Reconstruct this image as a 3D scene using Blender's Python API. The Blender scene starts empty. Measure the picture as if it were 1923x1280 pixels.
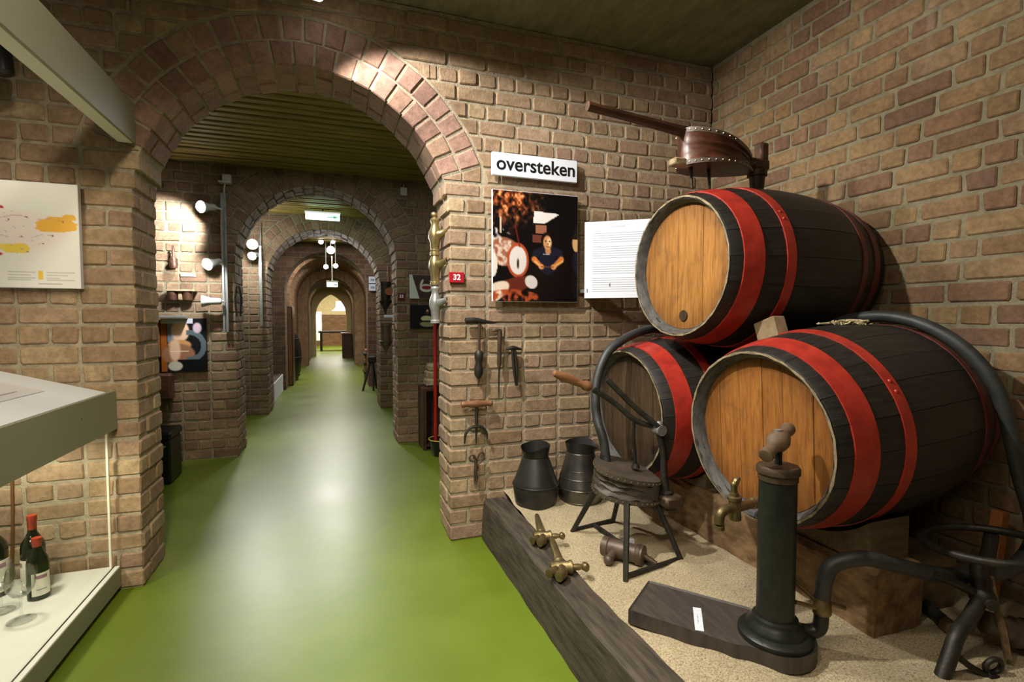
import bpy, math, random
import numpy as np
from mathutils import Vector, Matrix
random.seed(7); rng = np.random.default_rng(7)
R_ = math.radians
sc = bpy.context.scene
COL = sc.collection

# ------------------------------------------------------------------ camera, world, exposure, main lights
cam = bpy.data.objects.new('camera', bpy.data.cameras.new('camera')); COL.objects.link(cam)
cam.location = (0, 0, 1.25)
cam.rotation_euler = (R_(90 - 2.39), 0, R_(-19.4))
cam.data.lens = 955 / 1923 * 36; cam.data.sensor_width = 36; cam.data.clip_start = 0.02; cam.data.clip_end = 100
sc.camera = cam
sc.view_settings.view_transform = 'Standard'; sc.view_settings.look = 'None'
sc.view_settings.gamma = 1; sc.view_settings.exposure = 0.08; sc.view_settings.use_curve_mapping = False
w = bpy.data.worlds.new('world'); sc.world = w; w.use_nodes = True
w.node_tree.nodes['Background'].inputs[0].default_value = (1, .93, .8, 1)
w.node_tree.nodes['Background'].inputs[1].default_value = .05
sc.cycles.max_bounces = 8; sc.cycles.diffuse_bounces = 4; sc.cycles.transparent_max_bounces = 12
sc.cycles.sample_clamp_indirect = 6

def spot(name, loc, target, watts, angle, blend=.4, size=.05, color=(1, .9, .76)):
    l = bpy.data.lights.new(name, 'SPOT'); l.energy = watts; l.spot_size = R_(angle); l.spot_blend = blend
    l.shadow_soft_size = size; l.color = color
    o = bpy.data.objects.new(name, l); COL.objects.link(o); o.location = loc
    o.rotation_euler = (Vector(target) - Vector(loc)).to_track_quat('-Z', 'Y').to_euler()
    return o
def lamp(name, loc, watts, size=.05, color=(1, .9, .76)):
    l = bpy.data.lights.new(name, 'POINT'); l.energy = watts; l.shadow_soft_size = size; l.color = color
    o = bpy.data.objects.new(name, l); COL.objects.link(o); o.location = loc; return o
def panel_light(name, loc, target, watts, sx, sy, color=(1, .9, .76)):
    l = bpy.data.lights.new(name, 'AREA'); l.shape = 'RECTANGLE'; l.size = sx; l.size_y = sy; l.energy = watts; l.color = color
    o = bpy.data.objects.new(name, l); COL.objects.link(o); o.location = loc
    o.rotation_euler = (Vector(target) - Vector(loc)).to_track_quat('-Z', 'Y').to_euler(); return o

WARM = (1, .88, .68); COOL = (.93, .96, 1)
spot('track_spot_light', (-.06, 2.38, 2.78), (1.25, 2.72, 1.0), 95, 95, .25, .035, (1, .96, .9))
spot('dais_spot_light', (-.3, 1.72, 2.82), (1.6, 1.75, .95), 225, 104, .5, .04, (1, .96, .9))
spot('room_spot_light', (-.2, .6, 2.8), (1.25, 1.6, .6), 48, 64, .8, .10, (1, .94, .82))  # unseen spot added to brighten the dais
spot('room_spot_wall', (-.7, .3, 2.8), (.75, 2.78, 1.0), 62, 62, .8, .10, (1, .95, .87))  # added spot out of view, lifts the arch wall
spot('room_spot_floor', (-.1, -.4, 2.8), (-.6, 1.5, 0), 240, 80, .8, .10, WARM)  # unseen spot added to light the front floor
spot('room_spot_map', (-.35, .9, 2.8), (-1.2, 2.78, 1.1), 80, 56, .8, .10, WARM)  # added spot out of view, brightens map and left pier
panel_light('room_ceiling_light', (-.3, -.3, 2.88), (-.3, -.3, 0), 22, 2.2, 1.6, WARM)  # unseen soft panel added as general fill for the room
spot('canopy_light', (-1.25, 2.15, 2.1), (-1.2, 2.6, 1.6), 12, 70, .6, .05, (1, .9, .68))
spot('showcase_light', (-1.2, 2.42, .84), (-1.2, 2.46, .1), 17, 150, .5, .04, (1, .93, .72))
spot('showcase_light', (-1.25, 1.55, .86), (-1.25, 1.55, .1), 13, 150, .5, .04, (1, .95, .8))
panel_light('bay_light_a', (0, 4.15, 2.6), (0, 4.15, 0), 9, 1.6, .6, COOL)  # added panel filling the first bay, not a real fitting
panel_light('bay_light_b', (0, 6.5, 2.6), (0, 6.5, 0), 10, 1.6, .6, COOL)  # unseen fill added to brighten the second bay
panel_light('bay_light_c', (0, 9.0, 2.6), (0, 9.0, 0), 18, 1.6, .6, COOL)  # added fill panel for the third bay
panel_light('bay_light_d', (0, 11.4, 2.6), (0, 11.4, 0), 60, 1.6, .6, (1, .93, .8))  # unseen panel added to lift the fourth bay
panel_light('vault_light', (0, 12.9, 2.45), (0, 13.2, 0), 25, .6, .6, (1, .92, .78))
panel_light('bay_light_e', (0, 17, 2.2), (0, 17, 0), 8, .6, .6, WARM)  # weak fill added inside the lining of the narrow arch
panel_light('hall_light', (.3, 22.5, 3.3), (.3, 22.5, 0), 420, 3, 3, (1, .93, .8))
spot('passage_spot_light', (-.02, 9.15, 2.42), (-.05, 2.6, 0), 120, 60, .5, .06, (1, .97, .92))
spot('pole_spot_light', (-.9, 6.98, 2.16), (.1, 3.6, 0), 90, 80, .5, .05, (1, .97, .92))

# ------------------------------------------------------------------ materials
def lin(c):
    return tuple(((x / 12.92) if x <= .04045 else ((x + .055) / 1.055) ** 2.4) for x in c)
def srgb(r, g, b): return lin((r / 255, g / 255, b / 255))
class NT:
    def __init__(s, name):
        s.m = bpy.data.materials.new(name); s.m.use_nodes = True; s.t = s.m.node_tree
        s.b = s.t.nodes['Principled BSDF']
    def n(s, typ, **kw):
        nd = s.t.nodes.new(typ)
        for k, v in kw.items():
            if k.startswith('i_'):
                nd.inputs[k[2:].replace('_', ' ')].default_value = v
            else: setattr(nd, k, v)
        return nd
    def l(s, a, b): s.t.links.new(a, b)
    def pos(s, scale=(1, 1, 1), kind='Position'):
        if kind == 'Position': o = s.n('ShaderNodeNewGeometry').outputs['Position']
        else: o = s.n('ShaderNodeTexCoord').outputs[kind]
        mp = s.n('ShaderNodeMapping'); mp.inputs['Scale'].default_value = scale
        s.l(o, mp.inputs['Vector']); return mp.outputs[0]
    def noise(s, vec, scale, detail=4, rough=.55, dist=0):
        nd = s.n('ShaderNodeTexNoise'); nd.inputs['Scale'].default_value = scale; nd.inputs['Detail'].default_value = detail
        nd.inputs['Roughness'].default_value = rough; nd.inputs['Distortion'].default_value = dist
        s.l(vec, nd.inputs['Vector']); return nd.outputs['Fac']
    def ramp(s, fac, stops, interp='LINEAR'):
        nd = s.n('ShaderNodeValToRGB'); e = nd.color_ramp; e.interpolation = interp
        while len(e.elements) < len(stops): e.elements.new(.5)
        for el, (p, c) in zip(e.elements, stops):
            el.position = p; el.color = (*c, 1) if len(c) == 3 else c
        s.l(fac, nd.inputs[0]); return nd.outputs['Color']
    def mix(s, fac, a, b, mode='MIX'):
        nd = s.n('ShaderNodeMix', data_type='RGBA', blend_type=mode)
        for sock, v in ((nd.inputs[0], fac), (nd.inputs[6], a), (nd.inputs[7], b)):
            if isinstance(v, (int, float)): sock.default_value = v
            elif isinstance(v, tuple): sock.default_value = (*v, 1)
            else: s.l(v, sock)
        return nd.outputs[2]
    def math(s, op, a, b=0.0):
        nd = s.n('ShaderNodeMath', operation=op)
        for sock, v in ((nd.inputs[0], a), (nd.inputs[1], b)):
            if isinstance(v, (int, float)): sock.default_value = v
            else: s.l(v, sock)
        return nd.outputs[0]
    def bump(s, h, strength, dist=.01):
        nd = s.n('ShaderNodeBump'); nd.inputs['Strength'].default_value = strength; nd.inputs['Distance'].default_value = dist
        s.l(h, nd.inputs['Height']); s.l(nd.outputs[0], s.b.inputs['Normal'])
    def base(s, c):
        if isinstance(c, tuple): s.b.inputs['Base Color'].default_value = (*c, 1)
        else: s.l(c, s.b.inputs['Base Color'])
    def set(s, rough=.6, metal=0, spec=.5, coat=0):
        s.b.inputs['Roughness'].default_value = rough; s.b.inputs['Metallic'].default_value = metal
        s.b.inputs['Specular IOR Level'].default_value = spec; s.b.inputs['Coat Weight'].default_value = coat

def surf(name, c1, c2=None, rough=.6, metal=0, scale=12, stretch=(1, 1, 1), bump=0, bscale=60, spec=.5, kind='Object', coat=0, lo=.35, hi=.65):
    t = NT(name); v = t.pos(stretch, kind)
    if c2: t.base(t.ramp(t.noise(v, scale, 6, .6), [(lo, c1), (hi, c2)]))
    else: t.base(c1)
    t.set(rough, metal, spec, coat)
    if bump: t.bump(t.noise(v, bscale, 5, .6), bump, .004)
    return t.m
def glow(name, c, strength):
    t = NT(name); t.base(c); t.b.inputs['Emission Color'].default_value = (*c, 1); t.b.inputs['Emission Strength'].default_value = strength
    return t.m
def brick_mat(name, palette, stain=0.0, lime=0.0):
    t = NT(name)
    oi = t.n('ShaderNodeObjectInfo').outputs['Random']; gi = t.n('ShaderNodeNewGeometry').outputs['Random Per Island']
    r = t.math('FRACT', t.math('ADD', t.math('MULTIPLY', oi, 7.31), t.math('MULTIPLY', gi, 3.77)))
    k = len(palette)
    c = t.ramp(r, [(i / (k - 1), p) for i, p in enumerate(palette)])
    v = t.pos()
    n1 = t.noise(v, 7, 5, .6); n2 = t.noise(v, 42, 5, .7)
    c = t.mix(t.ramp(n1, [(.35, (0, 0, 0)), (.7, (.55, .55, .55))]), c, tuple(x * .55 for x in palette[0]))
    c = t.mix(.5, c, t.ramp(n2, [(.3, (.42, .42, .42)), (.7, (1.5, 1.5, 1.5))]), 'MULTIPLY')
    if lime:
        vs = t.pos((9, 9, .9)); z = t.n('ShaderNodeSeparateXYZ'); t.l(t.n('ShaderNodeNewGeometry').outputs['Position'], z.inputs[0])
        mr = t.n('ShaderNodeMapRange'); mr.inputs[1].default_value = 2.1; mr.inputs[2].default_value = 2.95; t.l(z.outputs[2], mr.inputs[0])
        f = t.math('MULTIPLY', t.ramp(t.noise(vs, 1.6, 6, .7), [(.55, (0, 0, 0)), (.72, (1, 1, 1))]), t.math('MULTIPLY', mr.outputs[0], lime))
        c = t.mix(f, c, (.5, .46, .38))
    t.base(c); t.set(.88, 0, .25)
    t.bump(t.math('ADD', t.math('MULTIPLY', n1, .6), t.noise(v, 85, 6, .65)), .55, .006)
    return t.m
PAL_PINK = [srgb(144, 117, 91), srgb(164, 139, 108), srgb(168, 142, 117), srgb(154, 127, 101), srgb(178, 156, 122), srgb(148, 121, 102), srgb(166, 142, 112)]
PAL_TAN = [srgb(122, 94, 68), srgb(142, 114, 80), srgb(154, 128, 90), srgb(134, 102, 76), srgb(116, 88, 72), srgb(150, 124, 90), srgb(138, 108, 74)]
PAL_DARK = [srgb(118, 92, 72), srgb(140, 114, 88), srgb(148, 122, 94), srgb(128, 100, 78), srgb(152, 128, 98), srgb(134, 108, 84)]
M_BR = brick_mat('brick_pinkish', PAL_PINK); M_BRT = brick_mat('brick_tan', PAL_TAN, 0, .55); M_BRD = brick_mat('brick_brown', PAL_DARK)
M_RING = brick_mat('brick_arch', [srgb(140, 108, 94), srgb(160, 126, 110), srgb(168, 134, 118), srgb(150, 118, 98), srgb(166, 138, 114)])
def mortar_mat(name, a, b):
    t = NT(name); v = t.pos(); n = t.noise(v, 30, 6, .7)
    t.base(t.ramp(n, [(.3, a), (.7, b)])); t.set(.95, 0, .15); t.bump(t.math('ADD', n, t.noise(v, 160, 4, .6)), .8, .006); return t.m
M_MO = mortar_mat('mortar_grey', srgb(140, 130, 110), srgb(182, 170, 146))
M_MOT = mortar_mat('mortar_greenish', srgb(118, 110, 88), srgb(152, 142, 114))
def brickwork_mat(name):
    t = NT(name); tc = t.n('ShaderNodeNewGeometry').outputs['Position']; sp = t.n('ShaderNodeSeparateXYZ'); t.l(tc, sp.inputs[0])
    cb = t.n('ShaderNodeCombineXYZ'); t.l(t.math('ADD', sp.outputs[0], sp.outputs[1]), cb.inputs[0]); t.l(sp.outputs[2], cb.inputs[1])
    b = t.n('ShaderNodeTexBrick'); t.l(cb.outputs[0], b.inputs['Vector'])
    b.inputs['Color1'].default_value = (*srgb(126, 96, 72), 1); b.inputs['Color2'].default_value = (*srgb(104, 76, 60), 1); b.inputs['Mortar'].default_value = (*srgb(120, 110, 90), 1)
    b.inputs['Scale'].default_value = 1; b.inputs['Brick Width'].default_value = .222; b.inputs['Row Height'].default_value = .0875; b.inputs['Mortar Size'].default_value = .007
    t.base(t.mix(.4, b.outputs['Color'], t.ramp(t.noise(t.pos(), 9, 5), [(.3, (.4, .4, .4)), (.7, (1.5, 1.5, 1.5))]), 'MULTIPLY')); t.set(.9, 0, .2)
    t.bump(t.math('SUBTRACT', 1.0, b.outputs['Fac']), .6, .006); return t.m
M_BWALL = brickwork_mat('brickwork_far')
def floor_mat():
    t = NT('green_floor_coating'); v = t.pos()
    n = t.noise(v, 2.2, 5, .6); n2 = t.noise(v, 38, 6, .75)
    c = t.ramp(n, [(.3, srgb(92, 110, 22)), (.7, srgb(106, 124, 32))])
    c = t.mix(t.ramp(n2, [(.66, (0, 0, 0)), (.74, (.35, .35, .35))]), c, srgb(86, 92, 52))
    t.base(c)
    rr = t.n('ShaderNodeMapRange'); rr.inputs[3].default_value = .30; rr.inputs[4].default_value = .46; t.l(n, rr.inputs[0])
    t.set(.3, 0, .6, 0); t.l(rr.outputs[0], t.b.inputs['Roughness'])
    t.bump(t.noise(v, 9, 4, .6), .12, .01); return t.m
M_FLOOR = floor_mat()
def concrete():
    t = NT('concrete_ceiling'); v = t.pos((3, 1, 1)); n = t.noise(v, 5, 8, .7)
    c = t.ramp(n, [(.3, srgb(108, 104, 78)), (.7, srgb(146, 140, 110))])
    c = t.mix(t.ramp(t.noise(t.pos((2, 1, 1)), 14, 6, .8), [(.68, (0, 0, 0)), (.74, (.8, .8, .8))]), c, srgb(168, 160, 130))
    t.base(c); t.set(.95, 0, .2); t.bump(t.noise(v, 40, 6, .7), .6, .01); return t.m
M_CONC = concrete()
M_PLANK = surf('ceiling_board_wood', srgb(108, 90, 36), srgb(150, 128, 56), .62, scale=3, stretch=(1, 14, 14), kind='Position', bump=.2, bscale=20)
M_DARKGAP = surf('dark_gap', srgb(24, 20, 10), None, .9)
def stave_mat():
    t = NT('black_stained_oak'); v = t.pos((2, 26, 26), 'Object'); g = t.noise(v, 3, 7, .7)
    oi = t.n('ShaderNodeObjectInfo').outputs['Random']
    c = t.ramp(g, [(.3, srgb(24, 22, 19)), (.62, srgb(46, 42, 37)), (.78, srgb(74, 68, 60))])
    c = t.mix(.35, c, t.ramp(oi, [(0, (.6, .6, .6)), (1, (1.35, 1.32, 1.25))]), 'MULTIPLY')
    c = t.mix(t.ramp(t.noise(t.pos((1, 1, 1), 'Object'), 55, 5, .8), [(.7, (0, 0, 0)), (.76, (.4, .4, .4))]), c, srgb(130, 122, 108))
    t.base(c); t.set(.5, 0, .4); t.bump(g, .35, .004); return t.m
M_STAVE = stave_mat()
M_CHIME = surf('worn_stave_end', srgb(160, 142, 108), srgb(104, 92, 70), .8, scale=30, bump=.3)
M_CROZE = surf('grey_dusty_chime', srgb(96, 94, 90), srgb(58, 56, 53), .75, scale=20, stretch=(3, 1, 1), bump=.2)
def head_mat(name, a, b, c2):
    t = NT(name); v = t.pos((14, 14, 1.4), 'Object'); g = t.noise(v, 5, 8, .65, .4)
    oi = t.n('ShaderNodeObjectInfo').outputs['Random']
    c = t.ramp(g, [(.28, a), (.5, b), (.72, c2)])
    c = t.mix(.4, c, t.ramp(oi, [(0, (.72, .7, .66)), (1, (1.2, 1.16, 1.1))]), 'MULTIPLY')
    bl = t.ramp(t.noise(t.pos((1, 1, 1), 'Object'), 9, 5, .65), [(.56, (0, 0, 0)), (.74, (.55, .55, .55))])
    c = t.mix(bl, c, srgb(88, 66, 46))
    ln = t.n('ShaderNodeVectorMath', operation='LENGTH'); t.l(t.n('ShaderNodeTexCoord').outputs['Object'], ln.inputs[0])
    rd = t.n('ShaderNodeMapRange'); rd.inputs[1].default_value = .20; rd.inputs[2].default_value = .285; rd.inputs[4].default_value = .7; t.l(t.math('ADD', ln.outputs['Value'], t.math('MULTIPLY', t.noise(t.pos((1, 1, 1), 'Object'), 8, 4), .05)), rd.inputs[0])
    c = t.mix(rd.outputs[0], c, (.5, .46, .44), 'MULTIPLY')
    t.base(c); t.set(.5, 0, .4); t.bump(g, .15, .003); return t.m
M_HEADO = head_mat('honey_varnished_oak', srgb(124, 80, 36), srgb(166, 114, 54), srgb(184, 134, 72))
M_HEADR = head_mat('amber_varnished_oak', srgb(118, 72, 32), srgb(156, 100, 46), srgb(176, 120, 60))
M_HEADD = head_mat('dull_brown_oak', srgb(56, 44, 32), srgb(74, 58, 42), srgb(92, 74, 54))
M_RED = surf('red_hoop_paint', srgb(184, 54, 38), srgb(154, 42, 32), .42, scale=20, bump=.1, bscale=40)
M_REDD = surf('dull_red_hoop_paint', srgb(112, 44, 36), srgb(80, 32, 28), .5, scale=14)  # dimness of the rear hoops put into a darker copy of the red
def sand_mat():
    t = NT('coarse_sand'); v = t.pos(); n = t.noise(v, 190, 4, .85); n1 = t.noise(v, 6, 4)
    c = t.ramp(n, [(.34, srgb(104, 88, 62)), (.46, srgb(184, 166, 130)), (.54, srgb(206, 190, 156)), (.74, srgb(236, 224, 196))])
    c = t.mix(.35, c, t.ramp(n1, [(.3, (.75, .75, .75)), (.7, (1.15, 1.15, 1.15))]), 'MULTIPLY')
    t.base(c); t.set(.95, 0, .2); t.bump(t.math('ADD', n, t.math('MULTIPLY', t.noise(v, 60, 4), .8)), .9, .005); return t.m
M_SAND = sand_mat()
M_KERB = surf('dark_weathered_timber', srgb(44, 38, 30), srgb(82, 72, 57), .75, scale=9, stretch=(6, .7, 6), bump=.6, bscale=22, kind='Position')
M_CRADLE = surf('rough_brown_timber', srgb(98, 74, 48), srgb(150, 120, 82), .9, scale=16, stretch=(1.6, .8, 1.6), bump=.8, bscale=50, kind='Position')
M_CHOCK = surf('shadowy_brown_timber', srgb(88, 72, 50), srgb(116, 98, 70), .85, scale=6, stretch=(1, 6, 6), bump=.4, bscale=26)  # darker brown for the chocks and the second beam
M_PALEWD = surf('pale_cut_wood', srgb(166, 146, 112), srgb(136, 112, 80), .8, scale=18, bump=.3)
M_IRON = surf('black_iron', srgb(44, 42, 38), srgb(62, 58, 50), .5, .55, scale=30, bump=.25, bscale=80)
M_RUST = surf('brown_iron', srgb(68, 54, 42), srgb(92, 76, 58), .55, .5, scale=24, bump=.3, bscale=70)
M_DKMET = surf('dark_tin', srgb(48, 48, 46), srgb(66, 64, 60), .42, .6, scale=8, bump=.15, bscale=30)
M_TIN = surf('polished_grey_tin', srgb(84, 82, 78), srgb(118, 114, 106), .3, .85, scale=6, bump=.1, bscale=20)
M_BRASS = surf('aged_brass', srgb(104, 90, 58), srgb(142, 126, 88), .45, .8, scale=20, bump=.2, bscale=50)
M_BRASSB = surf('bright_brass', srgb(142, 126, 84), srgb(178, 162, 114), .36, .8, scale=14, bump=.1)
M_STEEL = surf('grey_steel', srgb(150, 150, 146), srgb(176, 176, 170), .35, .6)
M_COPPER = surf('dull_copper', srgb(84, 70, 58), srgb(112, 96, 82), .5, .35, scale=12, bump=.1)
M_PUMP = surf('dark_green_iron', srgb(30, 33, 28), srgb(42, 45, 38), .4, .3, scale=26, bump=.2, bscale=60)
M_BOARD = surf('dark_pump_board_wood', srgb(56, 50, 44), srgb(74, 66, 58), .6, scale=10, stretch=(6, 1, 1), bump=.2)
M_HANDLE = surf('worn_grey_handle_wood', srgb(126, 102, 76), srgb(92, 72, 52), .6, scale=12, bump=.25)
M_WOODD = surf('dark_polished_wood', srgb(54, 34, 22), srgb(84, 54, 36), .4, scale=6, stretch=(1, 6, 6), bump=.1)
M_WOODM = surf('brown_handle_wood', srgb(104, 66, 40), srgb(136, 92, 58), .5, scale=8, stretch=(1, 5, 5), bump=.15)
M_LEATH = surf('brown_leather', srgb(70, 40, 28), srgb(104, 62, 44), .36, scale=9, bump=.2, bscale=30)
M_LEATHD = surf('dark_grey_leather', srgb(58, 50, 42), srgb(80, 70, 58), .55, scale=9, bump=.25, bscale=30)
M_BAND = surf('pale_studded_band', srgb(104, 90, 76), srgb(82, 70, 58), .5, scale=20)
M_STUD = surf('brass_studs', srgb(170, 150, 116), None, .35, .8)
M_RUBBER = surf('black_rubber', srgb(40, 42, 40), srgb(54, 56, 53), .5, 0, scale=20, bump=.15, bscale=90)
M_WHITE = surf('white_board', srgb(222, 226, 234), None, .5)
M_CREAM = surf('cream_lacquered_board', srgb(232, 228, 208), None, .5)  # raised paleness puts lamp light into the beam underside's colour
M_PLINTH = surf('white_plinth', srgb(224, 224, 216), srgb(214, 214, 206), .45, scale=4)
M_FASCIA = surf('grey_white_fascia', srgb(138, 136, 116), None, .5)  # white fascia greyed, the low light on it put into the colour
M_BLACK = surf('black_print', srgb(16, 16, 18), None, .5)
M_GREYLN = surf('grey_print', srgb(150, 152, 160), None, .7)
M_REDPL = surf('red_plate', srgb(170, 28, 40), None, .35)
M_BLKPL = surf('black_plastic', srgb(22, 22, 24), None, .35)
M_WPL = surf('white_plastic', srgb(190, 190, 180), None, .45)
M_TOW = surf('raw_tow', srgb(222, 208, 168), srgb(196, 178, 130), .9, scale=60, bump=.6)
M_ROPE = surf('hemp_rope', srgb(126, 102, 72), srgb(96, 76, 54), .9, scale=60, bump=.6, bscale=120)
M_LBL = surf('cream_bottle_label', srgb(226, 222, 206), None, .6)
M_CAPR = surf('red_foil_capsule', srgb(176, 58, 36), None, .4, .2)
M_CABLE = surf('brown_cable', srgb(96, 58, 28), None, .6)
M_ORANGE = surf('orange_wood', srgb(150, 92, 40), srgb(120, 70, 30), .55, scale=8)
M_STONE = surf('pale_stone', srgb(196, 182, 150), srgb(150, 136, 104), .9, scale=20, bump=.5)
M_REDPOLE = surf('red_painted_pole', srgb(170, 36, 30), None, .4)
M_YEL = surf('yellow_rim', srgb(200, 186, 60), None, .5)
M_BULB = glow('lit_bulb', (1, .97, .92), 40); M_BULBS = glow('lit_bulb_far', (1, .97, .92), 30)
M_EXIT = glow('lit_exit_sign', (.6, 1, .74), 5); M_EXITG = surf('green_sign_print', srgb(70, 160, 110), None, .5)
M_SHADE = glow('lit_lampshade', (1, .95, .85), 9)
M_BEIGE = surf('beige_plaster', srgb(206, 190, 150), srgb(192, 174, 130), .8)
M_PANEL = surf('brown_panelling', srgb(120, 84, 46), srgb(84, 56, 30), .6, scale=5, stretch=(1, 1, 3), kind='Position')
def glass_mat(name, tint=(1, 1, 1), refl=.9, edge=.9):
    t = NT(name); nt = t.t; out = nt.nodes['Material Output']
    tr = t.n('ShaderNodeBsdfTransparent'); tr.inputs[0].default_value = (*tint, 1)
    gl = t.n('ShaderNodeBsdfGlossy'); gl.inputs['Roughness'].default_value = .02
    lw = t.n('ShaderNodeLayerWeight'); lw.inputs[0].default_value = .5
    mx = t.n('ShaderNodeMixShader'); f = t.math('MULTIPLY', t.math('ADD', t.math('MULTIPLY', t.math('POWER', lw.outputs['Facing'], 4.0), .6), .035), refl)
    t.l(t.mix(t.math('POWER', lw.outputs['Facing'], 3.0), tint, tuple(x * edge for x in tint)), tr.inputs[0])
    t.l(f, mx.inputs[0]); t.l(tr.outputs[0], mx.inputs[1]); t.l(gl.outputs[0], mx.inputs[2]); t.l(mx.outputs[0], out.inputs[0]); return t.m
M_PANE = glass_mat('clear_pane', (.985, .995, .985), .3)
M_GLASS = glass_mat('clear_wineglass', (.97, .975, .97), 1.3, .5)
t_ = NT('dark_bottle_glass'); t_.base(srgb(16, 18, 12)); t_.set(.06, 0, .6, 0); M_BOTTLE = t_.m
def print_mat():
    t = NT('flat_print'); a = t.n('ShaderNodeAttribute', attribute_name='Col'); t.l(a.outputs['Color'], t.b.inputs['Base Color']); t.set(.35, 0, .35); return t.m
M_PRINT = print_mat()

# ------------------------------------------------------------------ mesh helpers
class MB:
    def __init__(s): s.v = []; s.f = []
    def add(s, vs, fs):
        o = len(s.v); s.v += [tuple(map(float, v)) for v in vs]; s.f += [tuple(i + o for i in f) for f in fs]; return s
    def box(s, a, b, c=0.0, M=None):
        """box from corner a to corner b with chamfer c; M = optional 4x4"""
        a, b = np.minimum(a, b).astype(float), np.maximum(a, b).astype(float)
        ctr = (a + b) / 2; h = (b - a) / 2; c = min(c, *(h * .9))
        vs = []; fs = []
        if c <= 0:
            vs = [ctr + h * np.array([x, y, z]) for x in (-1, 1) for y in (-1, 1) for z in (-1, 1)]
            fs = [(0, 1, 3, 2), (4, 6, 7, 5), (0, 4, 5, 1), (2, 3, 7, 6), (0, 2, 6, 4), (1, 5, 7, 3)]
        else:
            idx = {}
            for x in (-1, 1):
                for y in (-1, 1):
                    for z in (-1, 1):
                        for ax in range(3):
                            p = ctr + np.array([x, y, z]) * (h - c); p[ax] = ctr[ax] + (x, y, z)[ax] * h[ax]
                            idx[(x, y, z, ax)] = len(vs); vs.append(p)
            for ax in range(3):
                o1, o2 = [(1, 2), (2, 0), (0, 1)][ax]
                for sg in (-1, 1):
                    q = []
                    for s1, s2 in ((-1, -1), (1, -1), (1, 1), (-1, 1)):
                        k = [0, 0, 0]; k[ax] = sg; k[o1] = s1; k[o2] = s2; q.append(idx[(*k, ax)])
                    fs.append(tuple(q if sg > 0 else q[::-1]))
                for s1 in (-1, 1):
                    for s2 in (-1, 1):
                        k0 = [0, 0, 0]; k1 = [0, 0, 0]; k0[o1] = k1[o1] = s1; k0[o2] = k1[o2] = s2; k0[ax] = -1; k1[ax] = 1
                        q = [idx[(*k0, o1)], idx[(*k1, o1)], idx[(*k1, o2)], idx[(*k0, o2)]]
                        fs.append(tuple(q if s1 * s2 > 0 else q[::-1]) if False else tuple(q[::-1] if s1 * s2 > 0 else q))
            for x in (-1, 1):
                for y in (-1, 1):
                    for z in (-1, 1):
                        q = [idx[(x, y, z, 0)], idx[(x, y, z, 1)], idx[(x, y, z, 2)]]
                        fs.append(tuple(q if x * y * z > 0 else q[::-1]))
        if M is not None: vs = [M @ Vector(v) for v in vs]
        return s.add(vs, fs)
    def ring_surface(s, rings, close=True, cap=True):
        """list of rings (each list of points) -> skin"""
        n = len(rings[0]); vs = [p for r in rings for p in r]; fs = []
        for i in range(len(rings) - 1):
            for j in range(n if close else n - 1):
                k = (j + 1) % n
                fs.append((i * n + j, i * n + k, (i + 1) * n + k, (i + 1) * n + j))
        if cap and close:
            fs.append(tuple(range(n))[::-1]); fs.append(tuple((len(rings) - 1) * n + j for j in range(n)))
        return s.add(vs, fs)
    def lathe(s, prof, o=(0, 0, 0), axis=(0, 0, 1), n=24, cap=True):
        o = Vector(o); a = Vector(axis).normalized(); t = a.orthogonal().normalized(); b = a.cross(t)
        rings = [[o + a * h + (t * math.cos(2 * math.pi * j / n) + b * math.sin(2 * math.pi * j / n)) * max(r, 1e-4) for j in range(n)] for r, h in prof]
        return s.ring_surface(rings, True, cap)
    def cyl(s, a, b, r0, r1=None, n=14, cap=True):
        a = Vector(a); b = Vector(b); d = b - a
        return s.lathe([(r0, 0), (r0 if r1 is None else r1, d.length)], a, d, n, cap)
    def tube(s, pts, rad, n=10, sub=6, smooth=True):
        P = [Vector(p) for p in pts]
        if smooth and len(P) > 2:
            Q = []; rr = []
            rl = rad if isinstance(rad, (list, tuple)) else [rad] * len(P)
            E = [P[0] * 2 - P[1]] + P + [P[-1] * 2 - P[-2]]
            for i in range(1, len(E) - 2):
                for k in range(sub):
                    u = k / sub; p0, p1, p2, p3 = E[i - 1:i + 3]
                    Q.append(.5 * ((2 * p1) + (p2 - p0) * u + (2 * p0 - 5 * p1 + 4 * p2 - p3) * u * u + (3 * p1 - p0 - 3 * p2 + p3) * u ** 3))
                    rr.append(rl[i - 1] * (1 - u) + rl[i] * u)
            Q.append(P[-1]); rr.append(rl[-1])
        else:
            Q = P; rr = rad if isinstance(rad, (list, tuple)) else [rad] * len(P)
        rings = []; nrm = None
        for i, q in enumerate(Q):
            d = (Q[min(i + 1, len(Q) - 1)] - Q[max(i - 1, 0)]).normalized()
            if nrm is None: nrm = d.orthogonal().normalized()
            nrm = (nrm - d * nrm.dot(d)).normalized(); b = d.cross(nrm)
            rings.append([q + (nrm * math.cos(2 * math.pi * j / n) + b * math.sin(2 * math.pi * j / n)) * rr[i] for j in range(n)])
        return s.ring_surface(rings)
    def ball(s, c, r, n=12, m=8, sq=(1, 1, 1)):
        c = Vector(c); rings = []
        for i in range(1, m):
            th = math.pi * i / m
            rings.append([c + Vector((r * math.sin(th) * math.cos(2 * math.pi * j / n) * sq[0], r * math.sin(th) * math.sin(2 * math.pi * j / n) * sq[1], -r * math.cos(th) * sq[2])) for j in range(n)])
        return s.ring_surface(rings)
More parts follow.
